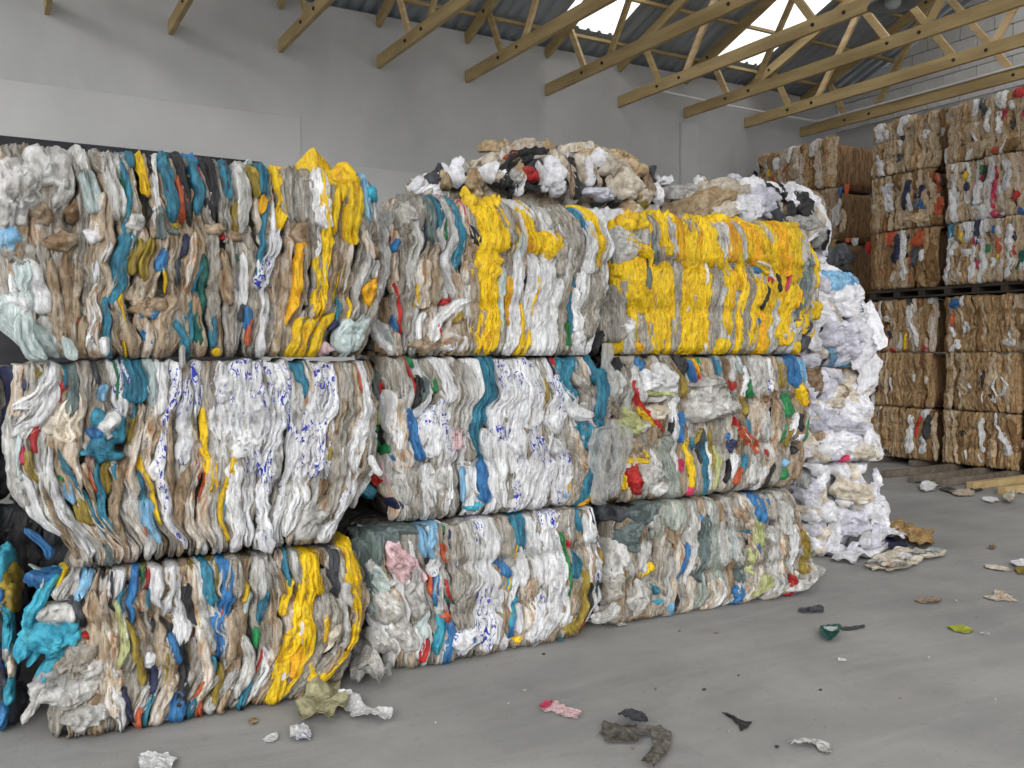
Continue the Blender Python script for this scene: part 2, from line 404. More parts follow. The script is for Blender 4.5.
# ------------------------------------------------------------------ the hall
def plain(name, c1, c2, scale=1.5, rough=.9, bs=.15, bd=.01, bscale=30, extra=None, lo=.35, hi=.65):
    m, nt, b = new_mat(name, rough, .25)
    sc = scale if isinstance(scale, tuple) else (scale,)*3
    f = noise(nt, mapped(nt, sc), 1, 6, .6, .3)
    col = ramp(nt, f, [(lo, c2), (hi, c1)])
    if extra: col = extra(nt, col)
    nt.links.new(col, b.inputs['Base Color'])
    bump(nt, b, noise(nt, mapped(nt, (bscale,)*3), 1, 5, .6), bs, bd)
    return m
def ex_floor(nt, col):
    g = noise(nt, mapped(nt, (.5, 2.8, 1)), 1, 6, .75, 1.2); col = mix(nt, ramp(nt, g, [(.45, (0,0,0)), (.68, (190,190,190))]), col, lin((160,158,154)))
    f = noise(nt, mapped(nt, (14, 14, 14)), 1, 4, .8)
    return mix(nt, ramp(nt, f, [(.56, (0,0,0)), (.72, (170,170,170))]), col, lin((108,107,106)))
M_FLOOR = plain('worn_concrete', (146,145,143), (130,130,129), (1.1,1.1,1.1), .75, .25, .006, 60, ex_floor, .38, .6)
def ex_wall(nt, col):
    g = noise(nt, mapped(nt, (.9, 1, .16)), 1, 4, .6, .4)
    return mix(nt, ramp(nt, g, [(.42, (0,0,0)), (.7, (150,150,150))]), col, lin((178,178,179)))
M_PLASTER = plain('grey_plaster', (192,192,192), (174,175,176), (.7,.7,.5), .95, .12, .01, 25, ex_wall)
M_PATCH = plain('smooth_plaster', (196,196,196), (186,186,187), (.8,.8,.6), .95, .06, .01, 25)
M_BLOCK = plain('aerated_block', (240,241,243), (222,224,228), 2.5, .95, .3, .006, 50)
M_MORTAR = plain('dark_mortar', (76,80,86), (56,60,66), 3, .95)
M_WOOD = plain('treated_pine', (190,168,122), (154,132,92), (3,1.2,9), .7, .2, .004, 30, lo=.3, hi=.7)
M_WOOD2 = plain('fresh_pine', (220,196,154), (192,164,120), (3,1.2,9), .7, .2, .004, 30)
M_WOODD = plain('weathered_timber', (122,112,100), (92,84,74), (6,3,6), .9, .3, .006, 30)
M_WOODK = plain('dirty_pallet_timber', (70,62,54), (44,40,36), (6,3,6), .9, .3, .006, 30)
M_STEEL = plain('dark_steel', (56,56,60), (44,44,48), 2, .6)
M_BOLT, _, _b = new_mat('bolt_steel', .5); _b.inputs['Base Color'].default_value = (*lin((46,38,34)), 1)
m, nt, b = new_mat('galvanised_sheet', .5, .5); M_SHEET = m
b.inputs['Base Color'].default_value = (*lin((158,166,174)), 1); b.inputs['Metallic'].default_value = .25
m, nt, b = new_mat('translucent_rooflight', .4, .3); M_SKY = m
tr = N(nt, 'ShaderNodeBsdfTransparent'); tl = N(nt, 'ShaderNodeBsdfTranslucent'); mx = N(nt, 'ShaderNodeMixShader'); mx.inputs[0].default_value = .7
tl.inputs[0].default_value = (1, 1, 1, 1); nt.links.new(tr.outputs[0], mx.inputs[1]); nt.links.new(tl.outputs[0], mx.inputs[2])
nt.links.new(mx.outputs[0], nt.nodes['Material Output'].inputs[0])

def struct(name, bm, mat, bevel=0):
    o = bm_obj(name, bm, mat, None, (0,0,0), bevel); o['kind'] = 'structure'; return o
WY = 12.0; WX = 13.8
def roofz(y): return 6.22+.37*(12-y)
bm = bmesh.new(); box_bm(bm, -40, -45, -.2, WX+.3, WY+.3, 0); floor = struct('floor', bm, M_FLOOR)
bm = bmesh.new(); box_bm(bm, -7, WY, 0, WX+.3, WY+.3, 6.16); wall = struct('wall_back', bm, M_PLASTER)
bm = bmesh.new(); box_bm(bm, -7, WY-.014, 0, 3.66, WY+.01, 4.64); bm_obj('plaster_panel', bm, M_PATCH, wall, bevel=.008)
bm = bmesh.new(); box_bm(bm, 3.68, WY-.012, 0, 6.4, WY+.01, 4.07); bm_obj('plaster_panel', bm, M_PATCH, wall, bevel=.006)
bm = bmesh.new(); box_bm(bm, 10.05, WY-.06, 0, 10.42, WY+.01, 5.36); bm_obj('pilaster', bm, M_PLASTER, wall, bevel=.01)
bm = bmesh.new(); box_bm(bm, WX, -4, 0, WX+.3, WY, 5.62); wr = struct('wall_right', bm, M_PLASTER)
bm = bmesh.new()
pr = [(-4, 5.6), (12, 5.6), (12, 6.1), (4, 9.1), (-4, 6.1)]
a = [bm.verts.new((WX+.03, y, z)) for y, z in pr]; c_ = [bm.verts.new((WX+.3, y, z)) for y, z in pr]
bm.faces.new(a); bm.faces.new(c_[::-1])
for i in range(5): bm.faces.new([a[i], c_[i], c_[(i+1)%5], a[(i+1)%5]])
bmesh.ops.recalc_face_normals(bm, faces=bm.faces)
bm_obj('mortar_bed', bm, M_MORTAR, wr)
bm = bmesh.new(); box_bm(bm, 0, 0, 0, .06, .575, .232); bmesh.ops.bevel(bm, geom=bm.edges[:], offset=.006, segments=1, affect='EDGES')
blk = bpy.data.meshes.new('wall_block'); bm.to_mesh(blk); bm.free(); blk.materials.append(M_BLOCK)
rb = random.Random(3)
for r_ in range(13):
    z = 5.63+r_*.245
    y_top = 11.985; y_lo = 11.31+.58 if r_ % 2 == 0 else 11.01+.58   # short block in the corner
    if z+.02 < roofz(y_top)-.03 and y_top-y_lo > .05:
        bm = bmesh.new(); box_bm(bm, 0, y_lo+.005, 0, .06, y_top, min(.232, roofz(y_top)-.03-z)); o = bm_obj('wall_block', bm, M_BLOCK, wr); o.location = (WX, 0, z)
    for k in range(18):
        y = 11.9-.59*(k+1)-(.3 if r_ % 2 else 0)
        if y < 2.0 or z+.02 > roofz(max(y, 4)): continue
        if z+.24 > roofz(max(y+.575, 4))-.03:   # block cut to the roof line
            bm = bmesh.new(); zt = [min(.232, roofz(max(q_, 4))-.03-z) for q_ in (y, y+.575)]
            if zt[1] < .01: zt[1] = .01
            v_ = [bm.verts.new(p_) for p_ in ((0,0,0),(.06,0,0),(.06,.575,0),(0,.575,0),(0,0,zt[0]),(.06,0,zt[0]),(.06,.575,zt[1]),(0,.575,zt[1]))]
            for f_ in ((0,3,2,1),(4,5,6,7),(0,1,5,4),(1,2,6,5),(2,3,7,6),(3,0,4,7)): bm.faces.new([v_[i_] for i_ in f_])
            o = bm_obj('wall_block', bm, M_BLOCK, wr); o.location = (WX, y, z); continue
        o = bpy.data.objects.new('wall_block', blk); C.objects.link(o); o.parent = wr; o.location = (WX+rb.uniform(-.006, .006), y, z)
# steel door leaf left of the patch
bm = bmesh.new(); box_bm(bm, -5.5, WY-.10, 0, 3.05, WY-.02, 3.94); dr = struct('door_1', bm, M_STEEL, .01)
bm = bmesh.new(); box_bm(bm, -5.6, WY-.14, 3.86, 3.1, WY-.015, 3.98); bm_obj('door_rail', bm, M_STEEL, dr, bevel=.006)

# roof of corrugated sheets with rooflights, the out-of-view ones added to brighten the hall
ceil = bpy.data.objects.new('ceiling', None); C.objects.link(ceil); ceil['kind'] = 'structure'
def sheet(x0, x1, y0, y1, name, mat, lift=0.0, per=.20):
    n = int(round((x1-x0)/per)); xs = []
    for i in range(n):
        a = x0+i*per; xs += [(a, 0), (a+per*.55, 0), (a+per*.66, .035), (a+per*.89, .035)]
    xs.append((x1, 0)); V = []
    for y in (y0, y1):
        z = roofz(y) if y >= 4 else roofz(8-y)
        V += [(x, y, z+h+lift) for x, h in xs]
    nn = len(xs)
    me = mesh_np(name, V, gridfaces(2, nn), smooth=False)
    o = link(name, me, mat, ceil); return o
for i in range(21):
    x0 = -7+i*1.0
    sl = i in (14, 17); added_rl = i % 2 == 0 and not sl  # even sheets carry extra rooflights, added for more light on floor and wall
    x0 = x0+.38; x1 = x0+1.0
    if sl:
        sheet(x0, x1, 12.25, 11.58, 'roof_sheet', M_SHEET); sheet(x0, x1, 11.58, 6.4, 'rooflight_panel', M_SKY); sheet(x0, x1, 6.4, 4, 'roof_sheet', M_SHEET)
    elif added_rl: sheet(x0, x1, 12.25, 8.6, 'roof_sheet', M_SHEET); sheet(x0, x1, 8.6, 5.0, 'rooflight_panel', M_SKY); sheet(x0, x1, 5.0, 4, 'roof_sheet', M_SHEET)  # panel high up out of view, added as extra daylight
    else: sheet(x0, x1, 12.25, 4, 'roof_sheet', M_SHEET)
    if sl or added_rl: sheet(x0, x1, 4, 3, 'roof_sheet', M_SHEET); sheet(x0, x1, 3, -3.4, 'rooflight_panel', M_SKY); sheet(x0, x1, -3.4, -4.3, 'roof_sheet', M_SHEET)  # unseen rear-slope rooflights, also added for light
    else: sheet(x0, x1, 4, -4.3, 'roof_sheet', M_SHEET)

# timber trusses
ORD = ['first', 'second', 'third', 'fourth', 'fifth', 'sixth', 'seventh', 'eighth', 'ninth', 'tenth']
CZ = 5.52; TD = .17
def tz(y): yy = y if y >= 4 else 8-y; return 6.06+.37*(12-yy)
bolt_me = None
def truss(x, idx):
    t = thing('roof_truss', 'timber roof truss, %s from the left along the plastered back wall' % ORD[idx], 'truss', (x, 4, CZ), 'bolted timber trusses under the roof')
    S = (1, 0, 0); off = (x, 4, CZ)
    def part(name, p0, p1, wid, dep, mat, dx=0):
        bm = bmesh.new(); beam_bm(bm, (x+dx, p0[0], p0[1]), (x+dx, p1[0], p1[1]), wid, dep, S)
        return bm_obj(name, bm, mat, t, off, bevel=.004)
    part('bottom_chord', (11.99, CZ), (-4, CZ), .06, TD, M_WOOD)
    part('top_chord', (12.0, tz(12)), (4, tz(4)), .06, .16, M_WOOD); part('top_chord', (4, tz(4)), (-4, tz(-4)), .06, .16, M_WOOD)
    nodes = [(11.0, 11.42), (10.5, 9.45), (8.02, 9.2), (7.55, 5.4), (4.0, 4.02)]
    for i, (yb, yt) in enumerate(nodes):
        for sgn in ((1, -1) if yb != 4.0 else (1,)):
            f = (lambda v: v) if sgn == 1 else (lambda v: 8-v)
            part('web_member', (f(yb), CZ), (f(yt), tz(f(yt))), .045, .10, M_WOOD2 if (i+idx) % 2 else M_WOOD, .053 if i % 2 == 0 else .05)
            for q, (yy, zz) in enumerate(((f(yb), CZ), (f(yt), tz(f(yt))))):
                bm = bmesh.new(); bmesh.ops.create_cone(bm, cap_ends=True, segments=8, radius1=.026, radius2=.02, depth=.02)
                bmesh.ops.rotate(bm, verts=bm.verts, cent=(0,0,0), matrix=__import__('mathutils').Matrix.Rotation(-math.pi/2, 3, 'Y'))
                bmesh.ops.translate(bm, verts=bm.verts, vec=(x-.038, yy, zz)); bm_obj('bolt', bm, M_BOLT, t, off)
for i in range(10): truss(.69+1.353*i, i)
pur = ['nearest the back wall'] + ['%s up from the back wall' % o for o in ORD[1:9]]
for i in range(9):
    y = 11.66-.87*i
    bm = bmesh.new(); box_bm(bm, -6.5, y-.03, tz(y)+.085, WX, y+.03, roofz(y)-.03)
    o = bm_obj('purlin', bm, M_WOOD, None); tag(o, 'timber purlin crossing under the roof sheets, %s' % pur[i], 'beam', 'purlins under the roof sheets')
# conduit and lamp
mc, _, b_ = new_mat('white_conduit_plastic', .4); b_.inputs['Base Color'].default_value = (*lin((225,225,225)), 1)
o = tube('conduit', [(8.9, 11.62, 5.66), (9.4, 11.62, 5.68), (10.6, 11.62, 5.64), (12.1, 11.62, 5.63), (12.78, 11.60, 5.63), (12.83, 11.5, 5.63), (12.82, 9.5, 5.615), (12.82, 7.5, 5.615), (12.82, 5.5, 5.615)], .018, mc)
tag(o, 'thin white conduit run along the back wall and the last truss', 'conduit')
lampb = np.array([8.45, 6.62, 5.24])
lt = thing('hanging_lamp', 'round grey lamp hanging among the trusses above the cardboard bales', 'lamp', lampb)
bm = bmesh.new(); prof = [(.02,.30),(.07,.30),(.09,.20),(.16,.12),(.25,.03),(.26,0),(.24,.005),(.14,.09),(.0,.12)]
rings = []
for r_, z_ in prof: rings.append([bm.verts.new((max(r_, .001)*math.cos(k*math.pi/12), max(r_, .001)*math.sin(k*math.pi/12), z_)) for k in range(24)])
for A_, B_ in zip(rings, rings[1:]):
    for k in range(24): bm.faces.new([A_[k], A_[(k+1)%24], B_[(k+1)%24], B_[k]])
ml, _, b_ = new_mat('lamp_grey', .5); b_.inputs['Base Color'].default_value = (*lin((112,118,118)), 1)
bm_obj('lamp_shade', bm, ml, lt, smooth=True)
tube('hanging_rod', [(8.45, 6.62, 5.52), (8.45, 6.62, 6.5), (8.45, 6.62, roofz(6.62)-.01)], .012, M_BOLT, lt, lampb)
bm = bmesh.new(); bmesh.ops.create_uvsphere(bm, u_segments=16, v_segments=8, radius=.09); bmesh.ops.translate(bm, verts=bm.verts, vec=(0, 0, .05))
mg, _, b_ = new_mat('lamp_glass', .2); b_.inputs['Base Color'].default_value = (*lin((150,156,154)), 1)
bm_obj('bulb', bm, mg, lt, smooth=True)

# ------------------------------------------------------------------ plastic bales, front wall: three columns of three
UX = (1, 0, 0); NY = (0, -1, 0)
def xb(px, y, Y): return atY(px, y, Y)[0]
FR = {}
def front(name_label, l, r_, yl, Y, z0, z1, pal, spec, seed, D=1.15, **kw):
    x0 = xb(l, yl, Y); x1 = xb(r_, yl, Y)
    FR[seed] = bale('plastic_bale', name_label, 'bale', (x0, Y, z0), UX, NY, x1-x0, z1-z0, D, pal, spec, 'plastic film bales stacked three high', seed, **kw)

A1 = """
G@7 15,195 26,42; G@6 45,168 24,22; g@5 20,250 20,22; B@5 10,240 12,16; k@5 40,215 16,14; k@4 70,212 12,12; k@4 62,240 18,12;
m28 24,262 22,300 24,345; w16 34,262 40,290 42,312; m22 38,325 55,352 66,362; G14 44,318 58,340 78,362; w@4 12,300 12,26; m@6 30,335 22,20;
G12 62,152 60,180 52,205; w6 64,155 60,180 53,203; G14 80,150 82,170; m17 79,174 84,195 90,212; c15 95,195 92,215 95,238; w@3 88,235 11,8; w10 95,262 92,285; c13 97,280 95,312 92,352; w10 95,292 96,320 93,346;
W@2 100,348 8,9; q12 50,260 55,300 62,350; k12 66,250 68,300 66,350; q10 78,262 76,300 74,355; k9 84,320 83,362; O3 62,262 64,300 62,320; O3 80,258 79,320;
G14 108,160 110,185 116,218; g12 100,152 98,170; G@4 131,222 11,10; t7 122,152 124,190 122,235; t8 128,152 134,168; e3 118,160 120,190; t13 124,236 115,270 110,300;
t7 108,300 110,350; n3 112,308 113,342; y10 140,164 144,180 142,196; K9 151,158 149,185 144,200; w5 157,176 152,205 148,222 153,230; t12 166,168 168,195 173,222; O9 176,182 181,205 180,225; K8 173,170 184,185 188,226;
P6 158,155 176,150; b9 180,152 196,168; T8 183,158 200,162; r6 198,174; s13 150,212 160,238; s7 165,232 175,236; v11 132,242 126,272; v12 145,242 140,278; b10 158,252 155,272; y3 161,270 163,292; n6 182,238 178,258; d7 177,262 174,286;
c7 190,240 184,290; t9 200,260 193,300 182,345; E10 202,258 198,300 193,345; y5 122,290 127,315 129,350; b@3 150,316 12,6; k@4 148,308 18,11; K4 150,312; q12 172,300 163,320 158,358; b8 146,332 150,345; t8 178,325 184,352; v@3 173,228 5,4;
c8 150,325 146,350; G8 106,245 102,262; q14 135,285 140,300; k14 128,325 134,355; k9 196,300 200,355;
t9 193,163 196,190 195,215; K12 208,178 213,215; w4 212,186 222,208; w4 208,190 210,215; t8 222,180 226,195; d9 228,165 226,190; G12 243,178 242,228; v12 238,166 252,182 254,196; v8 236,202 234,232; t9 262,172 263,192; o7 263,196 260,213; t5 270,185 264,235 256,260 252,275;
y10 277,182 280,205 276,232; w4 272,205 274,228 264,262; W11 275,232 265,262 255,288; w5 254,262 256,290 257,308; w8 262,295 259,325 256,358; b3 238,310 241,330; b8 240,308 243,328; O5 243,332; r@3 221,237 5,4; k@5 212,230 14,8; k@5 235,236 10,7; t7 211,318 209,345; k11 220,255 222,300; E4 232,255 228,270; w6 241,258 238,300; d5 236,305 234,320;
y@2 213,352 5,7; g12 286,180 290,216; g12 300,190 300,220; w17 312,186 318,208 319,228; w6 320,228 314,256; n4 320,186 322,200; k@5 298,235 12,12; o8 303,238 294,260 288,300 284,322; q8 274,260 270,300; q8 282,255 276,320 272,350;
y10 328,182 327,230 325,262 317,300 312,320; y13 350,182 353,205 353,246; y7 343,180 341,200; y5 336,196 334,232; y9 315,260 315,290 311,315; y15 308,320 300,338 295,360; y9 326,316 316,338 308,360; o6 302,330 300,360; w4 324,262 320,282; k9 336,255 330,290 322,312; q9 345,262 338,290; c4 350,250 344,290; y3 338,275 332,300;
y@6 343,181 16,11; T@5 372,196 12,8; B8 361,192 367,216; G13 372,205 386,235 387,270 383,300; c8 364,235 366,258; k@2 374,252 8,6; w8 378,262 372,276; o@4 371,292 10,15 -15; m@5 352,335 18,22 -30; m10 366,318 352,340 342,358; n@3 331,326 6,6; G9 368,235 360,290 352,320; g8 378,300 372,320 362,345; P@3 322,350 9,8; t4 336,312; y3 348,300 345,320; q7 357,300 350,320
"""
A2 = """
v8 32,378 48,370; w13 62,366 40,392 16,408; w13 60,376 38,408 14,424; w13 54,388 38,420 14,436; w9 50,392 36,425 20,446; r8 63,384 54,402; r7 41,420 39,440 42,452; p9 29,444 27,464; A20 64,402 68,425 72,440; A@4 60,425 16,12; v11 38,452 40,480; m10 20,440 20,480;
G15 14,420 16,470 26,510; w14 24,478 34,512 52,535; G14 50,475 45,490 60,525; k11 44,490 60,530 75,556; w12 54,450 60,490 72,525 86,552; b12 30,535 48,560; s9 100,545 105,556; n@3 26,385 6,6;
s11 72,362 72,390 68,415; g12 84,365 82,400; d7 90,362 95,380; B8 103,385 100,400; t@8 107,432 21,27; G@10 108,424 12,14 -40; b@9 100,432 13,6; t@8 106,452 18,7; t22 128,355 127,378 128,398; t5 130,404 131,417; e3 116,375 115,392; w6 112,362 110,380; t5 65,362 63,385;
t6 66,452 75,475 96,505 106,538; B9 73,482 76,502; e@2 66,478 5,7; v15 82,500 92,522; O5 92,455 100,490; k7 85,470 100,500; t7 102,465 106,500 116,532; v9 113,462 112,490; k9 126,460 124,540; k4 115,485 116,500; t4 119,462 120,478;
c12 136,405 141,432 131,470 138,520 144,548; m13 148,362 150,400; v6 133,415 131,440; c9 150,400 148,440 150,478; w15 165,366 158,392 156,410; k9 163,420 158,450; W10 175,368 172,395 166,430; W9 165,430 162,470 170,510 180,545; k8 170,400 172,440 178,480; k8 190,470 182,520;
y7 146,455 156,490 163,520; t5 144,470 148,502; B10 149,500 154,538; b3 174,515 178,532; W12 184,378 183,430 181,460; c15 197,440 190,500 195,546; c12 210,455 206,500 210,545; O2 148,515 146,545; O2 205,455 200,500; w@3 160,470 7,10; W9 198,375 196,410; q10 205,372 210,402;
g12 208,370 212,402; n@2 197,381 3,5; y7 204,408 206,430 203,452 207,476; O3 196,450 200,475; y9 211,462 211,490; y6 237,443 229,472 222,500 224,530; B3 228,485 226,520; y4 223,530 224,540;
W19 221,358 224,400 220,440; W16 238,356 241,400 236,450; W18 258,356 262,392 252,432 248,470; W16 277,358 281,400 272,440 262,500; w14 231,462 234,500 236,544; w12 249,470 246,540; W13 266,468 262,546; w@4 245,440 20,12 30; w@5 228,395 14,22; W@5 262,400 16,18; w@4 280,380 10,14;
W13 257,528 263,542 268,554; t9 290,360 296,372 302,384; t5 303,360 301,396; W16 312,360 319,385 312,412 305,440 293,470; w14 292,470 290,500 283,532; w12 300,450 298,470 296,500; W12 325,365 328,395 318,440 306,478; w7 305,500 300,510; g14 345,368 342,420 336,470 322,522; k8 340,398 336,430; v4 341,420 338,432; v3 333,445 328,458; k8 322,480 312,500;
G@6 306,522 15,18; w13 360,362 368,400 363,430 353,470; w13 352,468 342,500 332,532; w10 368,390 362,430; G10 376,420 371,460 358,508; W@2 340,495 6,6; O3 356,375; w@4 376,472 7,7; w12 330,520 322,535; g9 380,440 370,480
"""
A3 = """
b@6 52,572 16,18; m8 34,575 42,590; T13 48,590 34,630 18,668; T@6 52,648 28,20; T12 74,630 58,662 44,688; T8 40,655 30,672; T@5 66,632 14,12; G@7 55,620 19,16; G15 90,562 72,585 60,600; y5 62,580 60,590; B11 92,565 86,582 78,598; d11 72,598 80,616; K5 82,600 84,625; r@3 83,635 4,4;
g@6 72,668 22,24; G@5 90,680 20,24; G@6 55,702 26,11 -12; G@5 85,716 26,12; G10 44,690 36,712 24,728; x@6 62,690 24,18; q16 96,590 98,640 108,690; c12 100,620 106,665 118,712; k9 112,640 114,700; w10 106,660 118,700 126,725;
K7 108,562 108,574; w14 122,560 121,578 117,594; k4 117,560; l9 114,604 118,634 120,665; K3 110,570 112,608; w5 122,610 124,640; b8 138,558 133,600 133,622; t5 126,590 122,612; t5 154,562 157,582; v5 151,580 146,570; e3 142,570 145,580;
n6 124,688 129,704 136,718; v7 127,622 136,655 139,682; W@3 146,660 6,9; t4 150,595; r4 153,572; K6 153,620 148,632; n5 149,668 151,690; c10 146,590 148,610; w9 153,570 158,600; w14 178,568 172,598 165,612; w14 182,600 176,640; K8 190,585 190,608 194,622; K9 182,625 176,650 180,680 188,720;
b7 165,636 173,662; v7 163,652 166,680; b10 175,692 178,718; O6 141,708 144,725; t5 150,698 149,722; O4 200,680; q14 158,650 162,710; c12 170,680 160,720; c9 200,600 196,650 198,700; w8 200,560 203,600; q8 190,560; G10 205,600 203,650; k6 135,600 140,640; c9 108,590 104,620;
v7 194,549 197,572; t6 203,552 207,572; b12 226,552 226,590 216,622 213,655; t11 208,568 214,600; v5 220,548 214,560; v4 218,580; t9 208,655 207,672; r4 224,606 222,618; y5 199,612 199,625; y5 246,585 244,602; m6 250,594 244,612; w7 203,665 202,690; O5 202,700 206,716; t7 193,700 194,725;
g14 240,555 236,590; G13 262,556 258,595; t5 284,548 286,580; G8 295,550 296,580; e6 256,628 255,646; t6 264,590 260,620; q10 232,615 228,660; G9 240,640 238,690; r2 257,662; t5 250,680 248,702; c8 275,620 268,660; q9 270,590 272,622; k6 280,580; w6 262,650 256,690; v6 217,665 216,700; k5 228,690 226,715;
y14 302,542 306,570 304,600 296,632 281,655; y11 281,655 276,680 276,704; y9 313,545 318,580 321,590; y8 290,578 287,592 283,612; y11 306,600 303,640 296,665; o11 293,648 292,672; w@2 283,674 6,9; y4 293,678; y5 325,615 320,640; y5 275,640 274,660;
y12 347,532 356,560 362,590 360,620 351,650; y13 345,655 332,668 320,682; y8 355,545 363,575; d8 331,558 340,590; G10 350,582 350,602; A@2 331,634 7,17 -15; g8 336,600 332,620; y5 311,660 312,678; e3 310,645; w6 300,640 300,620; q9 340,650 330,690; g10 350,660 342,688; k6 305,690 300,700
"""
B1 = """
G8 386,262 388,225 400,210 412,218; G8 414,222 416,250 408,290; g@5 403,220 9,17; b@3 397,245 5,6; r3 391,246; n5 421,225 423,240 421,254; y4 415,285 415,305; r4 398,285 401,305 404,330; c12 426,262 423,290 420,306; w6 421,315 418,338; t6 432,200 438,225; e3 444,230; g8 415,205 418,230; s9 424,205 428,240; G9 440,210 444,245;
G10 448,215 452,235 446,262; w7 452,235 449,262 449,295; t7 450,198 456,222 459,250 459,270; r4 441,196; p3 466,222; K6 468,228 476,244; k8 464,238 472,262; c7 470,258 466,282; w9 464,302 446,308 436,322 432,340; r5 447,299 438,303; r4 437,326; v8 456,313 452,322; c@5 449,338 12,15; W@3 449,346 7,6; k@4 426,345 15,8; q8 437,250 434,300; q8 476,260 470,300 470,350; k9 464,320 464,352;
m6 390,330 396,345; w13 382,322 394,340 402,352; c8 398,335 402,348; b5 395,315 400,330; k10 385,300 392,320; K@3 382,350 8,7; k@4 384,352 10,12; g7 410,280 408,330;
y17 485,204 494,228 496,252; y24 480,215 487,245 488,285 484,350; y16 492,262 487,300 484,352; y@6 475,196 9,8; g14 502,210 511,240; y@5 499,200 9,9; o4 484,280 482,330; k10 480,345 484,353; y4 517,240;
w8 514,202 526,210 532,222; y8 524,212 530,236 537,252; o5 532,242 534,252; y10 542,232 548,250 554,250; y7 553,232 556,248; m8 521,238 517,262; w9 520,250 515,292 511,352; o6 509,282 505,322; m6 503,272 498,300 497,330; w9 536,256 530,300 527,330; y5 520,310 519,355; y4 536,280 531,312; y4 529,328 526,354; w3 556,226 558,240; w10 549,262 546,300 540,325; w7 545,320 540,355; w8 557,280 553,312 550,352; g14 550,212 562,240 564,275; g12 565,215 574,240 575,270; G10 540,205 548,225; g9 565,270 560,300 558,350; t@2 563,208 5,4; t4 569,280 568,330; w5 566,250 562,280; t3 574,222 580,232; B3 574,215 582,232;
w9 582,228 589,246 581,272; w10 578,275 575,305 577,330; w@3 577,336 8,8; w7 575,340 579,356; y11 580,206 592,228 598,248; y6 596,248 594,266; w10 594,207 610,228 613,262; w9 612,262 607,300 600,330; w9 598,328 588,352; g20 595,272 590,300 590,335; G8 600,215 606,240 602,262; e3 567,325 566,345; r3 549,355; s4 538,270; K6 607,342
"""
B2 = """
n@3 369,360 7,8; k8 378,362 372,378; s9 382,372 383,398; e7 400,362 408,366; r4 387,382 388,396; r3 408,380; w9 392,392 396,420 402,450; c13 400,400 402,430 408,470; K7 413,378 414,405; K5 385,430 392,455; e4 385,438; e@3 390,450 5,6; b6 394,455 402,468; w12 375,460 378,475; r@2 384,482 5,7; P4 390,475; t@4 375,494 10,8; n@3 397,505 5,8; l6 384,412 386,425; g13 392,370 398,392;
G12 405,475 402,500; g12 415,470 414,510; b7 411,410 417,435 421,458; s6 418,378 420,400; e4 427,378 430,392; w13 432,370 438,385 443,402; w7 421,395 420,415; W20 432,408 433,430 438,452; W10 440,400 446,430 446,455; w10 428,465 426,490 429,505; G@4 436,482 11,15; P12 452,432 453,450; w@4 451,452 8,14; w10 450,465 446,496; k4 447,408 447,428;
g11 455,368 456,400 455,440; G8 462,372 463,430; w7 471,364 471,400; t8 480,362 478,400 476,440 480,458; t6 488,362 486,400 484,425; b9 480,462 479,498; B5 464,470 460,498; G@3 473,462 7,5; w6 468,470 463,495; T@3 472,506 9,4; g8 468,440 470,460;
W10 498,364 501,400 497,440; w9 487,430 492,460 490,500; w8 500,440 500,500; W11 511,362 515,400 511,440; w9 507,370 504,430; g4 507,400 507,420; W15 531,362 531,400 534,430; W14 523,370 522,410 518,455; W15 538,430 537,460 540,500; W10 520,460 515,480 513,505; w12 528,462 524,500; v4 543,380 540,410; W12 552,372 556,400 558,430; W15 552,440 560,470 562,502; W12 545,458 543,505; r4 550,354; W@2 531,391 4,5; n2 548,365; w@3 508,502 9,5; e3 505,400;
t13 574,358 564,378 569,402; t10 562,360 570,368; t12 590,358 601,382 604,400; t13 594,400 600,430 594,460; t10 592,460 586,480 581,500; t18 585,420 591,445; g@4 581,382 7,14; w9 563,392 574,410 588,412; G@3 590,402 9,7; P5 585,415 588,426; c9 570,428 578,452 582,468; c7 578,470 574,500; g9 568,440 572,480; o8 600,398 608,412 612,424; o6 570,480 571,492; B5 567,480 567,495; 
x@7 612,415 8,26; G7 620,422 622,450 620,475; x14 604,440 600,470 602,492; G6 602,495 612,500 622,482; x12 615,440 616,490; o@5 590,502 13,6 12; K8 600,370 606,388
"""
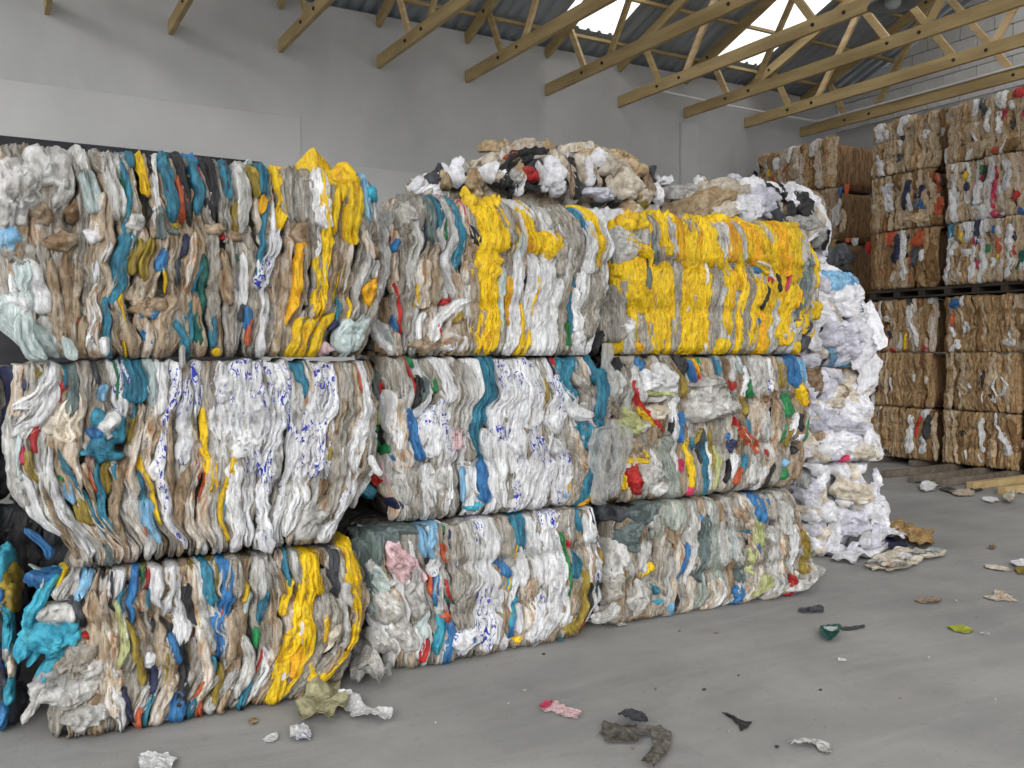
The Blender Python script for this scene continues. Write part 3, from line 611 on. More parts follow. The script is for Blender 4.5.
B3 = """
s@5 379,532 19,16; s@5 402,522 20,13; s14 366,545 366,575 372,600; s12 378,540 378,560; K8 368,515 366,522; m@4 379,582 8,14; P@5 396,562 13,24; w5 382,588 392,583; G@5 388,610 13,20; G@5 402,635 14,20; m@4 378,610 7,14; G@5 385,645 12,14; c@4 392,602 9,13; G@5 412,598 10,20; P9 410,560 414,580; G9 412,570 408,592;
B7 424,512 429,530 426,546; B5 426,545 427,558; w8 430,560 424,575; b8 429,570 434,588 435,604; O3 426,585; B7 420,530 418,552; m8 421,612 420,635; r7 425,638 421,658; w8 414,630 418,655; e3 437,520; w9 438,510 440,525; O6 438,545 440,562; n3 442,535; r5 441,580 446,592 451,600; E6 444,595 451,604; O@4 443,615 6,7; K3 449,608; T7 438,615 436,648; b10 447,622 446,655; 
g20 450,520 453,560 455,600; G15 462,520 466,555 468,595; W5 453,560 454,568; g14 465,590 460,625; W12 474,518 478,545; W11 477,548 483,580; W@3 475,512 12,8; W9 484,580 482,615 478,632; W@5 464,640 14,13; b@6 470,636 3,6; e5 479,608 477,622; w12 488,518 487,560 486,600; W12 488,600 485,645;
g13 502,518 504,545 500,565; t4 513,518 513,550; t7 520,515 520,545; y4 511,545 509,560; y3 504,578; b9 499,556 501,575; T5 502,575 504,592; w8 517,546 516,582; T6 511,598 512,625; w10 528,514 533,545 533,585; W9 500,590 503,610; W8 498,615 497,640; c8 523,585 527,625; w6 519,605 519,630; k6 507,590 509,630; k8 525,590 530,610;
g6 537,515 537,560 540,580; W18 547,512 549,560 550,590; w9 541,530 541,580; W12 535,595 535,635; W14 552,590 546,632; w14 560,560 558,600 556,620; w10 565,590 562,622; g9 560,515 562,530; e5 559,530 562,552 566,572; e3 567,575 566,598; r@3 570,545 5,7 25; t8 574,555 574,577; T3 567,530 569,538; w5 563,520 568,540; r2 568,567; g6 572,520 573,545; t6 576,518 579,532; w5 582,520 588,545; w10 588,512 592,540; n6 594,514 594,524; g6 581,545 586,570; w3 590,540 589,580;
v5 580,558 584,582 578,608 571,630; K6 588,586 583,608 577,628; q8 573,585 570,612; v5 567,620 567,632; r4 592,570 591,580; w9 600,560 605,585 600,615; W11 601,540 606,560 602,582; E6 599,582 598,595; w9 594,590 590,620; O5 582,620 586,632; K9 609,588 603,605 600,618; g8 612,560; w7 592,612; y@3 519,638 5,4; b4 511,625; v6 604,560; k7 600,525 602,535
"""
C1 = """
w@5 620,215 14,7; w8 612,225 612,240; G@5 625,245 11,17; G12 622,230 640,248; y@6 638,222 13,12; y9 630,234 640,250 650,258; y22 632,262 634,285 640,312; y16 645,262 638,280 632,272; y@5 634,290 11,20; d9 648,260 647,275; s7 646,270 647,290; y8 652,216 660,235 668,254; y5 665,222 672,240; y@5 663,216 11,7; G7 665,228 668,245 674,258; g9 650,225 655,255; s7 650,235 655,262;
g10 612,285 622,310 618,340; g18 641,322 641,350; w@4 627,326 7,8 30; v4 632,330 630,342; o@4 636,349 7,7; g10 614,300 612,340; y20 664,262 656,300 655,350; y11 668,265 668,320 668,352; y6 649,300 650,350; y7 655,350 660,355;
o8 678,218 677,240 674,260; g8 685,220; y17 691,214 693,245 689,270; y16 700,216 702,250 705,262; y19 690,268 690,300 684,352; y14 699,268 702,310 700,352; y8 686,315 676,352; w9 688,284 687,300 686,315; w4 703,265 702,285; g8 676,262 674,300 673,350; y@4 688,217 10,5; o5 697,240 695,250;
G12 714,222 718,245 716,262; y5 707,222 708,262; y6 715,260; g8 712,270 710,310 708,350; y@5 722,218 14,6; y@5 738,222 12,6; y@4 752,226 9,5;
o10 727,228 729,245 728,262; y9 722,262 724,290; o8 728,275 727,310; y8 735,228 738,262; y7 736,262 740,300 736,350; G5 736,235 737,258; y10 744,225 743,258; o12 749,232 750,262; y9 758,228 763,258; y5 754,240; y9 723,290 726,330; y6 722,340 722,352; y10 716,340 718,352; G8 718,290 722,330 716,345; m3 722,262 722,275;
y8 764,225 770,250 766,258; G9 762,228 767,250; y10 752,262 766,270; y8 770,262 774,275; w5 752,264 765,266 772,278; b@3 756,270 5,4; r@3 768,279 4,4; K6 763,288 762,308; y10 750,276 752,300 750,345; y8 758,285 756,305; o6 760,315 762,350; g9 744,270 746,300 745,350; o10 778,230 780,250 781,275; y6 774,280 770,310; y7 786,235 788,262; K3 776,282; G8 774,300 770,330 769,352; b3 758,318 757,328; y9 762,335 764,352; p3 788,272 783,290;
y9 795,232 792,255 790,285; y12 790,285 785,310 781,345; y@5 798,225 11,5; w@3 806,236 5,6; G9 803,240 802,270; s7 806,262 800,290 796,320; y6 805,246 804,262; y5 812,236 816,262 813,290; y5 811,290 806,318 800,332; g6 808,270 806,310; y@5 820,312 7,10; d@4 806,327 5,7; d@4 801,344 5,8; G@4 788,332 7,9; y5 800,300 796,325; y5 790,345 796,350; y5 812,330 806,338; o5 796,300; w6 706,330 704,350
"""
C2 = """
g@4 628,360 8,10; b@3 637,365 7,5; w@8 655,378 18,12 -18; w@6 645,385 8,6; l@6 654,394 15,5 -8; K7 612,362 620,370; G@6 616,385 7,15; r5 630,382 634,395 642,408; r4 642,408 652,418 661,430; y7 640,405 652,422; w5 632,378 640,400; w5 648,400 662,398 674,402; A@5 657,411 11,9; l@7 628,428 13,13; l7 624,408 632,418; G@5 640,425 8,6; k@5 632,450 14,9; y4 628,460 650,461; y4 645,450 650,456; G@6 652,470 11,18; r@7 632,478 9,15; y5 624,475 622,488; g10 648,445 660,460; w5 652,450 659,465; S13 664,442 673,465 672,495; S12 660,440 668,450; G@4 658,488 9,7; w8 670,398 668,420; K@4 678,367 6,13; v6 673,372 675,398; b5 685,362 686,380; o4 689,362 690,378; e4 693,358 694,368; r3 690,380; q12 703,360 702,378; G@9 702,385 18,8; G@14 708,408 24,16; G@10 695,395 14,12; K4 669,418 670,432; b6 678,415 679,440; w5 672,415 674,438; p3 681,460 680,470; y6 684,440 689,465 688,485; t4 690,438 693,448; v4 697,430 694,445; t5 702,440 701,465 702,488; d3 699,432 699,460; v4 708,430 709,450 708,470; p4 687,486 688,492; w4 706,445 706,485; k8 660,425;
t4 712,360 712,380; k6 718,362 720,390; G9 727,358 728,378; m8 736,358 737,372; w5 741,370 739,398; e5 744,380 745,396; r4 724,378 728,390; r3 729,380; K4 726,392 726,400; G16 754,360 752,378 748,392; W@3 765,385 5,7; w7 765,365; k@4 760,397 6,5; v5 779,366 779,385; b5 786,358 787,375 790,385; b4 792,360 793,384; B5 799,362 800,378; r5 805,360 808,372; y@6 799,395 7,11; O4 806,398; e7 783,395 780,415; e4 778,425 777,440; v4 786,430 785,445; w4 790,415 788,435; e4 803,422 804,440; W@3 799,437 5,6; G9 806,410 808,435; K5 793,415 794,430; K@3 792,450 4,5; p4 814,420 813,432; k@5 812,400 7,9;
r4 731,418 732,430; O8 736,430 745,440 754,450; w3 738,428 748,444; n@3 730,445 7,7; b@3 722,437 3,6; t4 743,420 744,432; v4 740,405; g9 718,430 718,460; l5 714,450 713,485; w5 730,455 728,475; K3 725,460 726,480; O5 737,468 736,482; w3 733,465; t4 742,455 741,470; G10 752,455 753,480; r4 761,450 762,460; w5 766,450; G9 760,410 764,440; c8 755,400 752,430; c6 770,430 768,455; O3 777,465 776,475; e@2 782,475 8,6; B@3 785,462 5,5; K3 770,465 765,485; k5 796,470; g9 775,450 772,480; w4 760,475
"""
C3 = """
d@5 618,513 16,10; s@7 640,512 16,14; s@7 628,535 14,14; s@5 633,548 6,5; K4 634,512 636,525; k@3 600,530 5,8; S14 672,492 670,512 664,525; G7 656,505 652,525; y@3 646,568 6,6 20; y4 640,568; G@5 617,560 10,22; g@6 612,590 11,18; g@6 606,618 16,7; G5 618,622 626,626; G7 628,560 630,575; G8 642,545 642,570; G@4 638,600 12,18; k@3 640,616 6,4; g9 660,545 662,590; c3 661,535 657,548; b4 683,545 680,575; t@3 656,590 4,7; T@3 658,600 5,4; w4 688,545 686,580; G9 668,560 666,600; c7 690,590 686,612; K2 676,590 676,610; B4 674,600 673,612;
s10 704,515 702,545 701,580; S7 712,530 708,565; b@2 698,517 4,4; G9 688,515 692,545; c6 694,560 690,600; k8 672,530; G8 722,520 720,560; m6 728,530 726,555; k@3 738,512 8,10; t3 739,528 748,530; s8 737,565 737,580; b6 736,585 738,604; b9 757,486 758,505 756,518; b3 766,495 766,503; b@3 772,511 4,5; l9 757,522 752,540; l7 748,548 746,562; l@3 748,568 6,6; l7 758,575 756,592; l3 750,535; b3 752,540 750,550; G10 735,540 733,560; c7 712,580 708,612; w4 718,580 716,605; c6 745,580 742,605; G8 770,525 766,570 764,600; c5 776,530 772,570; k5 778,535 776,560; G9 782,505 780,530; w5 788,525 784,560; v7 796,530 800,548 795,570; k6 794,520 792,545; k@4 800,565 6,8; g@4 808,550 8,14; G@4 813,575 8,14; r5 783,575 783,598; c6 788,570 786,580; w3 772,585 764,600; G@4 795,585 10,6; c4 760,600; g9 765,500 768,515; x@6 818,580 9,14
"""
g0 = 'gggggqqqkkc'
front('pressed bale of mixed film, top of left column, white flaps at its left end', -12, 383, 250, 4.07, 1.535, 2.345, 'ggggqqqkkcG', A1, 1, ed=([(-10,150),(-12,300),(12,340),(22,362)],[(380,205),(388,250),(385,310),(368,352)]))
front('pressed bale, middle of left column, white bags with blue print and a teal bundle', 6, 381, 450, 4.06, .685, 1.53, 'ggGqcccWG', A2, 2, ed=([(12,372),(6,420),(14,475),(40,520),(72,552)],[(372,365),(382,410),(372,470),(340,528)]), cap=True)
front('pressed bale on the floor, bottom of left column, with turquoise cloth at its left end', 62, 369, 640, 4.03, 0, .68, 'gggGqqkkcg', A3, 3, ed=([(92,565),(66,610),(72,660),(60,700),(52,728)],[(348,535),(368,580),(364,640),(325,688)]), cap=True)
front('pressed bale, top of middle column, wide yellow band beside white film', 385, 615, 280, 4.16, 1.54, 2.30, 'ggggGGqqcw', B1, 4, ed=([(392,215),(387,270),(388,350)],[(600,215),(614,245),(612,290),(594,350)]), wmin=.03, wmax=.055)
front('pressed bale, middle of the middle column, white blue-printed bags and a teal loop', 379, 612, 430, 4.15, .725, 1.535, 'gggGGcww', B2, 5, ed=([(384,365),(392,400),(382,470),(392,508)],[(598,362),(612,395),(608,450),(592,505)]), cap=True, wmin=.03, wmax=.055)
front('pressed bale on the floor under the middle column, slate film at its top left', 371, 611, 580, 4.13, 0, .72, 'gggGGqcww', B3, 6, ed=([(366,520),(370,570),(380,620),(392,652)],[(598,515),(609,560),(602,600),(585,628)]), cap=True, wmin=.03, wmax=.055)
front('mostly yellow pressed bale, top of the right column', 616, 824, 280, 4.25, 1.545, 2.33, 'ygGyGGyGg', C1, 7, ed=([(620,222),(613,290),(618,350)],[(806,232),(826,275),(826,310),(808,350)]), sw=1.0, wmin=.03, wmax=.055)
front('pressed bale, middle of right column, pale bulging bag and red bag at its left', 614, 813, 425, 4.24, .695, 1.54, 'gggggkkcqG', C2, 8, ed=([(618,362),(613,420),(616,485)],[(806,362),(813,400),(812,450),(800,486)]), cap=True, wmin=.028, wmax=.05)
front('greyish clear-film bale on the floor under the right column', 613, 820, 550, 4.21, 0, .69, 'gggggkGqcS', C3, 9, ed=([(616,498),(610,550),(606,615)],[(794,495),(808,535),(818,575),(800,592)]), cap=True, wmin=.028, wmax=.05)
# flaps and films that hang out in front of the bales
def loose(seed, Y, spec):
    t, f = FR[seed]; base = np.array(t.location)
    lf = Face((f.o[0]-.5, Y, 0), UX, NY, 3.4, 3.0, r=.02, wires=(), seed=400+seed, lump=.02)
    for item in spec.split(';'):
        tk = item.split()
        if not tk: continue
        hd = tk[0]; P = [lf.px(*map(float, s_.split(','))) for s_ in tk[1:]]
        x, y = map(float, tk[1].split(',')); wd = abs(lf.px(x+float(hd[1:])/2, y)[0]-lf.px(x-float(hd[1:])/2, y)[0])
        strip(lf, P, wd, hd[0], t, .0, 'hanging_film', 1, 1, .6, base)
loose(5, 4.06, 'x12 611,340 611,372 612,404; x17 607,425 599,460 603,488 613,502; x14 618,422 622,455 621,480 614,500; t10 600,365 603,400 600,420')
loose(2, 3.99, 'W15 260,530 264,545 268,554; G9 180,345 184,368; w8 376,455 380,476')
loose(1, 3.99, 'm22 22,310 30,340 52,358; m9 60,335 74,360; w10 99,338 103,357')
loose(6, 4.03, 'G12 594,622 606,617 622,604')
# bale at the far left edge and the row behind
L1 = """T@9 5,545 14,22; v@7 12,600 14,16; T@8 6,630 9,32; b@6 3,600 7,12; A@7 8,662 10,22; G@7 6,650 12,14; T@7 8,690 9,16; b@6 4,715 8,16; v@5 10,580 12,12"""
bale('plastic_bale', 'low bale cut by the left edge of view, turquoise and olive bags hanging out', 'bale', (-1.25, 4.28, 0), UX, NY, 1.36, .66, 1.1, 'KKdndGt', L1, None, 20, wmin=.06, wmax=.1, res=.7)
def back_bale(x0, x1, Y, z0, z1, lab, seed, D=1.05, pal='ggqkdK'):
    return bale('plastic_bale', lab, 'bale', (x0, Y, z0), UX, NY, x1-x0, z1-z0, D, pal, '', 'bales hidden in the row behind', seed, wmin=.09, wmax=.15, res=.35, wires=False, cap=True)
hid = 'pressed film bale hidden in row behind the front columns'
for k, (x0, x1) in enumerate(((-1.2, .05), (.1, 1.3))):
    for j in range(2): back_bale(x0, x1, 5.5, .75*j, .75*j+.75, hid, 30+2*k+j, pal='KdKdgn')  # unseen bales of dark film, added so the gaps at the left stay dark
for k, (x0, x1) in enumerate(((2.3, 3.5), (3.54, 4.76))):
    for j in range(3): back_bale(x0, x1, 5.52, .8*j, .8*j+.8, hid, 40+3*k+j)

# ------------------------------------------------------------------ bales of cloth and paper
def soft_bale(name, label, cat, org, W, H, D, pal, n, spec, seed, group=None, r=.22, big=(.05, .13), mat=None, name2=None, drape=.35, res=.8, topn=0, ed=None):
    t, f = bale(name, label, cat, org, UX, NY, W, H, D, pal, '', group, seed, mat=mat, wires=False, r=r, fill=False, lump=.05, res=res, cap=r < .15, ed=ed)
    rnd = random.Random(seed); base = np.array(t.location)
    for i in range(n):
        u = rnd.uniform(.03, W-.03); q = rnd.uniform(.02, H+topn); c = rnd.choice(pal)
        nm = {'h': 'paper_sheet', 'H': 'paper_sheet'}.get(c, 'cloth_fold') if c in 'hHaA' else 'film_piece'
        if rnd.random() < drape:
            L_ = rnd.uniform(.12, .32); a = rnd.uniform(-.9, .9); du, dq = math.sin(a)*L_, -math.cos(a)*L_
            pts = [(u, q), (u+du*.5+rnd.uniform(-.03, .03), q+dq*.5), (u+du, q+dq)]
            pts = [(min(max(x, .02), W-.02), max(y, .0)) for x, y in pts]
            strip(f, pts, rnd.uniform(.04, .09), c, t, rnd.uniform(.02, .06), nm, .8, 1.4, .2, base)
        else:
            s = rnd.uniform(*big); blob(f, u, q, s, s*rnd.uniform(.45, .9), c, t, rnd.uniform(.04, .09), rnd.uniform(0, .03), nm, rnd.uniform(0, 3.1), base, res=.8, rough=1.15)
    i = 0
    for item in spec.replace('\n', ' ').split(';'):
        tk = item.split()
        if not tk: continue
        i += 1; hd = tk[0]; nm = 'film_piece' if hd[0] not in 'hHaA' else {'h': 'paper_sheet', 'H': 'paper_sheet'}.get(hd[0], 'cloth_fold')
        if hd[1:2] == '@':
            x, y = map(float, tk[1].split(',')); rx, ry = map(float, tk[2].split(',')); a = math.radians(float(tk[3])) if len(tk) > 3 else 0.
            u0, q0 = f.px(x, y); ru = abs(f.px(x+rx, y)[0]-f.px(x-rx, y)[0])/2; rq = abs(f.px(x, y-ry)[1]-f.px(x, y+ry)[1])/2
            if q0 > H-.05: q0 = H-.05+(q0-H+.05)*1.0
            blob(f, u0, q0, ru, rq, hd[0], t, float(hd[2:])/100, .05+.004*(i % 7), nm, a, base, res=.9, rough=1.2)
        else:
            P = [f.px(*map(float, s_.split(','))) for s_ in tk[1:]]; x, y = map(float, tk[1].split(',')); wpx = float(hd[1:])
            wd = abs(f.px(x+wpx/2, y)[0]-f.px(x-wpx/2, y)[0])
            strip(f, P, wd*1.1, hd[0], t, .065+.004*(i % 7), nm, .9, 1.2, .35, base)
    return t, f
xl = xb(798, 400, 4.86); xr = xb(884, 400, 4.86)
WS1 = """h20 868,285 874,330 880,372; h@7 845,300 16,16; t6 847,300 851,312; B@6 838,284 14,8; h@8 862,345 14,22; H@7 832,340 16,18; h@6 850,262 14,10; h22 862,352 870,375 874,384; K@3 858,352 3,4"""
WS2 = """h@7 830,440 16,14; h14 838,400 850,420 862,440; H@7 836,425 14,10; A@6 832,402 10,6; h18 868,420 866,450 872,475; p@4 840,459 3,5; h@6 855,408 12,12; A@6 850,450 10,8"""
WS3 = """h20 862,478 872,505 882,525; h8 828,500 832,530 834,560; H@6 848,520 14,14; h@6 822,510 8,12; A@7 850,490 16,10; H12 866,520 870,545; h@6 812,545 8,10; h@6 838,560 12,8"""
soft_bale('paper_bale', 'bulging bale of crumpled white paper, topmost behind the yellow bale', 'bale', (xl, 4.86, 1.44), xr-xl, .74, 1.75, 'hhhHHHAB', 85, WS1, 61, 'white paper bales behind the right column', mat=M_HCORE, topn=.3, ed=([(800,270),(800,400)],[(840,268),(868,292),(880,345),(884,385)]))
soft_bale('paper_bale', 'bale of crumpled white paper, middle one behind the right column', 'bale', (xl, 4.86, .72), xr-xl, .72, 1.75, 'hhhHHAAk', 70, WS2, 62, 'white paper bales behind the right column', r=.1, mat=M_HCORE, ed=([(800,380),(800,480)],[(876,392),(870,420),(878,450),(882,478)]))
soft_bale('paper_bale', 'bale of crumpled white paper on the floor with sheets spilling from it', 'bale', (xl, 4.86, 0), xr-xl-.02, .72, 1.75, 'hhHHHAAG', 70, WS3, 63, 'white paper bales behind the right column', r=.1, mat=M_HCORE, ed=([(802,480),(815,560)],[(880,478),(887,520),(872,540),(868,560)]))
wb = bpy.data.objects['paper_bale']
lf = Face((5.4, 4.76, .9), UX, NY, 1.2, 1.2, r=.02, wires=(), seed=431, lump=.0)
for hd_, pts_, w_ in (('h', ((862,352),(868,368),(874,386)), 22), ('h', ((868,300),(876,330),(880,352)), 12), ('H', ((858,345),(862,360)), 12)):
    P_ = [lf.px(*p_) for p_ in pts_]; strip(lf, P_, abs(lf.px(pts_[0][0]+w_/2, pts_[0][1])[0]-lf.px(pts_[0][0]-w_/2, pts_[0][1])[0]), hd_, wb, .0, 'paper_sheet', .6, .5, 1, np.array(wb.location))
MW = """a@8 712,203 22,12 20; A@8 735,190 18,9; h@8 752,187 14,8; h@7 742,210 20,14; A@6 722,212 12,9; H@6 760,202 12,12; d8 760,190 770,210 778,224; K7 768,180 772,192 776,199; K7 788,180 783,192 779,198; h12 778,182 776,195; h14 796,182 794,198 792,212; K@7 797,208 10,12; K6 782,205 786,217; h14 808,182 820,200 828,222; h10 814,205 820,235 826,258; h12 824,190 830,215 832,245; G8 800,215 812,230; K6 815,232 822,250; A10 806,212 812,228; k8 822,195 830,215; h@6 822,265 8,9; G@6 790,222 14,8; s@4 820,262 5,5; h8 842,200 834,220 826,240"""
x0 = xb(694, 210, 5.5); x1 = xb(838, 210, 5.5)
cbale, _ = soft_bale('cloth_bale', 'sagging bale of white and cream cloth with black scraps, behind the yellow bale', 'bale', (x0, 5.5, 2.19), x1-x0, .74, .8, 'hhAAHGha', 60, MW, 64, None, mat=M_TCORE, r=.3, topn=.25)
ML = """h8 438,172 432,185 418,192; h10 440,170 450,182; d@6 430,182 7,6; d@6 437,178 4,7; h@6 459,168 8,5; h@6 455,180 8,8; a@8 472,184 14,10; h9 424,182 416,190; G@6 463,172 5,5; a@6 484,196 12,8"""
x0 = xb(417, 190, 5.6); x1 = xb(487, 190, 5.6)
soft_bale('cloth_bale', 'low heap of white and grey rags on the row behind, left of the dark strap', 'bale', (x0, 5.6, 2.4), x1-x0-.01, .40, .5, 'haAhGd', 22, ML, 65, None, mat=M_TCORE, r=.16, big=(.04, .09))
MR = """K5 500,175 515,160 540,155 552,156; K5 498,180 512,168 535,160; d4 512,158 530,154; O3 505,162 520,159; h@8 495,172 7,8; K@6 503,183 5,7; h8 520,172 515,185 513,198; r@8 527,177 9,7; K5 520,185 530,190 538,186; w6 536,165 541,180 536,195; h@7 551,175 10,13; h@7 548,188 12,9; G@6 512,180 6,8; K5 507,188 509,200; A8 562,152 558,162 562,180; K5 570,158 569,180 570,203; k3 566,158 566,200; A@6 577,166 5,7; h6 580,160 583,178 580,190; A6 562,155 580,150 600,150; a12 575,150 600,152 618,160; a14 600,156 620,164 640,176; a@8 622,163 16,9 -15; a@8 634,172 12,8; A@7 610,172 16,10; A@7 622,188 12,14; H@6 592,196 14,6; A8 604,180 606,200; K@6 608,205 6,5; c8 590,175 592,190; k9 645,178 643,200; d@6 651,176 6,7; h10 660,180 668,186 672,190; h@6 657,198 6,10; d5 655,182 653,200; h@6 668,194 6,8; v6 636,195 638,210; A@6 640,200 8,8; K5 585,175 586,188; h@6 598,165 8,8"""
x0 = xb(486, 170, 5.6); x1 = xb(676, 170, 5.6)
soft_bale('cloth_bale', 'domed bale of beige and white cloth with a dark strap, on the row behind', 'bale', (x0, 5.6, 2.4), x1-x0, .63, .75, 'aAAhGKcd', 55, MR, 66, None, mat=M_TCORE, r=.28, big=(.04, .1), topn=.25)

# ------------------------------------------------------------------ cardboard bales on the right
UY = (0, -1, 0); NX = (-1, 0, 0)
def card(lab, y0, y1, z0, z1, pal, spec, seed, X=11.0, D=1.2, **kw):
    a = dict(wmin=.04, wmax=.08, res=.5, r=.06, wob=.03, over=.1, amp=1.3, mat=M_CCORE, wires=True, lump=.03, off0=.0, cap=z1 < 4.5); a.update(kw)
    return bale('cardboard_bale', lab, 'bale', (X, y0, z0), UY, NX, y0-y1, z1-z0, D, pal, spec, 'pressed cardboard bales stacked by the end wall', seed, **a)
Lz = [(.09, .80), (.80, 1.555), (1.555, 2.29), (2.43, 3.24), (3.24, 4.02), (4.02, 4.74)]
NL = [ # near-left column px 868-940
 ('brown cardboard bale on timber beams, left one, white sheet beside a red strip', 'uuuUz', 'w8 914,428 912,442 909,452; w5 912,415 916,430; r3 921,416 921,436; K4 929,416 928,438; w7 926,410 924,416; w5 927,438 922,452; U4 933,415 932,464; e@3 877,450 3,5; d@3 887,452 4,4; d@2 882,413 6,3; w2 881,412; w4 879,440'),
 ('plain brown cardboard bale, second up in the left stack', 'uuuuUz', 'w2 893,378 893,390; w2 915,375 915,382; w2 875,400; c2 926,380'),
 ('cardboard bale under the pallet, left one, white torn sheet with yellow bit', 'uuUzUc', 'w5 910,306 913,325; w4 914,325 917,345; w5 901,334 899,348; y4 904,334 904,348; K4 911,300; w2 881,300 882,315; G@3 887,319 3,4; d5 877,314 874,326; r@3 893,350 3,3; p@3 925,348 4,3; w2 916,340; O2 889,340; n3 890,335; c@3 882,347 3,4; w5 929,297; v2 903,336'),
 ('cardboard bale on the pallet, left one, with orange scraps and a white strip', 'uuzuU', 'O7 888,233 890,243; n6 896,236 898,262; w5 902,232 904,255 905,282; O8 914,242 920,238 922,232; O5 912,244 916,246; d7 918,248 917,265; w4 926,250 924,260; O4 914,262; O3 881,268 882,276; O4 914,277; U5 867,238 875,232; r4 865,248; K3 909,238; z5 930,245 932,280; c4 893,276'),
 ('cardboard bale second from top in the left stack, blue sheets at its middle', 'UuUzu', 'w8 889,184 889,200 888,212; H5 886,187 890,200; n4 911,180 907,196 904,210; n6 925,186 918,198; b7 920,200 918,208; w4 911,195 910,210; O5 935,174 936,190; K5 938,180; O6 937,197 936,206; O5 934,208; U6 876,190 876,215; z6 902,182; a8 880,205; a@4 918,218 12,5; z@3 933,218 7,8; n4 872,190'),
 ('pale cardboard bale at the top of the left stack, below the white conduit', 'UUUUu', 'w6 878,131 882,138 881,142; w4 888,130 889,138; w6 901,118 905,124 902,135; n4 903,136 902,140; w3 901,140 901,146; w3 878,156 880,166; w5 885,162 882,176; w4 927,130 926,138; G3 940,128 939,135; w3 871,172; d3 900,158; w5 908,118; z5 939,120'),
]
NR = [
 ('brown cardboard bale on the timber beams, right one, with two white streaks', 'uuuUz', 'w4 982,418 983,432 986,452; w6 999,426 1004,440 1007,455; w3 995,413 996,424; w2 968,455; K@2 963,433 4,3; G@2 1018,445 3,5; k@3 1003,412 9,5; z6 1012,420 1016,450; w2 981,458'),
 ('brown cardboard bale, second up in the right stack, dark slit and white squiggles', 'uuuUz', 'K4 986,372 984,388; w2 983,378; w2 985,388 983,402; w2 1000,375 996,388 1000,396; w3 1003,378 1008,385 1006,394; w@3 997,400 4,5; w3 971,384 974,388; w2 961,393; U6 958,388 968,392; c4 1002,392'),
 ('cardboard bale under the pallet, right one, blue scrap at its top left', 'uuUuz', 'b@4 957,303 7,5; w3 964,300; O3 952,315 952,325; w3 950,328 953,336; w4 954,340 960,348; w3 955,345 952,352; w2 964,322 963,332; w2 968,322 968,332; G@3 1008,342 7,5; w3 1010,335; c2 985,350; z4 1018,310 1020,340'),
 ('cardboard bale on the pallet, right one, full of white paper and bright scraps', 'UUcwuUG', 'w8 965,224 966,240; y5 959,230 962,242; e2 965,234; t6 950,228 950,236; n4 977,225 974,245; w6 953,242 950,255; w6 948,260 943,274; w@4 944,277 4,5; r2 946,266; w@4 967,252 7,5; p3 974,240; e3 986,248; w5 982,252 984,270; p2 977,258 979,268; b5 997,226 994,232; w4 1000,230; O8 999,238 999,252; y4 998,254; w7 1014,226 1011,250; w6 1010,252 1006,276; w4 992,262; E4 1021,252 1017,268; w4 1020,266; n3 1016,236; c8 955,270 960,280; w3 975,262 976,276; r2 1015,250; e2 978,260'),
 ('cardboard bale second from top in the right stack, bright pink-red streak', 'UUcwU', 'w5 951,192 952,212; n4 969,182 970,190; w4 968,190 968,202; w6 982,180 977,195 976,203; w7 985,205 984,217; e3 981,169; r4 983,174 982,180; p5 996,180 996,195 997,207; r3 996,167 997,178; p@4 997,214 6,4; w6 992,205 992,215; w6 1006,160 1008,175 1008,190; b3 1008,170 1006,180; w3 1001,190; b3 1020,212; r3 1017,196; t3 975,200; w4 993,165 992,180; y3 967,175; K3 985,165 984,180; c5 1000,195 1003,210'),
 ('pale cardboard bale at the top of the right stack, white and red scraps on top', 'UUUUu', 'w5 997,92 1000,100 1004,108; w5 1003,96 1006,106; w5 1002,112 1001,125 1000,134; w4 992,110 990,130; d5 982,104 985,118; w5 974,106 976,114; r@5 1019,93 5,5; p4 1006,114; w4 1013,100 1014,108; w3 980,122 979,128; w3 974,133 976,142; O@4 997,150 5,4; w5 971,150 970,160; w4 946,150 945,162; w4 1006,142 1003,150; d3 1012,125; w3 1010,95 1014,92; z@3 1010,145 10,8; p3 1023,112'),
]
for i, (z0, z1) in enumerate(Lz):
    lab, pal, sp = NL[i]; card(lab, 8.95, 7.94, z0, z1, pal, sp, 70+i)
    lab, pal, sp = NR[i]; card(lab, 7.76, 6.74, z0, z1, pal, sp, 80+i)
    o, _ = card('cardboard bale cut by the right edge of view, %s' % ['on the floor beams', 'second from the bottom', 'just under the pallet', 'just above the pallet', 'second from the top', 'topmost of its stack'][i], 6.66, 5.6, z0, z1, 'UuuzU', '', 90+i, res=.3, wmin=.09, wmax=.14)
    FZ = 'cardboard bale in the far stack by the back wall'
    sp = ['', '', '', 'd9 838,245 845,262; O3 845,238; G5 852,238', 'b3 837,191; O3 844,190; G5 835,200 832,225; U4 840,210 838,230', 'w5 816,144 815,155; w4 779,158 776,168; y3 771,170 771,176; r2 775,180; d3 762,165 763,172; w3 758,166; K3 752,175; w4 790,155; O2 784,168; G3 768,160 766,172'][i]
    card(['far cardboard stack by the back wall, bale on the floor', 'far cardboard stack by the back wall, second bale up', 'far cardboard stack by the back wall, third bale up', 'far cardboard bale half hidden behind the black cloth bag', 'far cardboard bale with a blue scrap, second from top by the back wall', 'far cardboard bale with a plain brown end, topmost by the back wall'][i],
         11.2, 9.66, z0, z1, 'uuUzkc' if i == 5 else 'uzuk', sp, 100+i, res=.4, wmin=.07, wmax=.13)
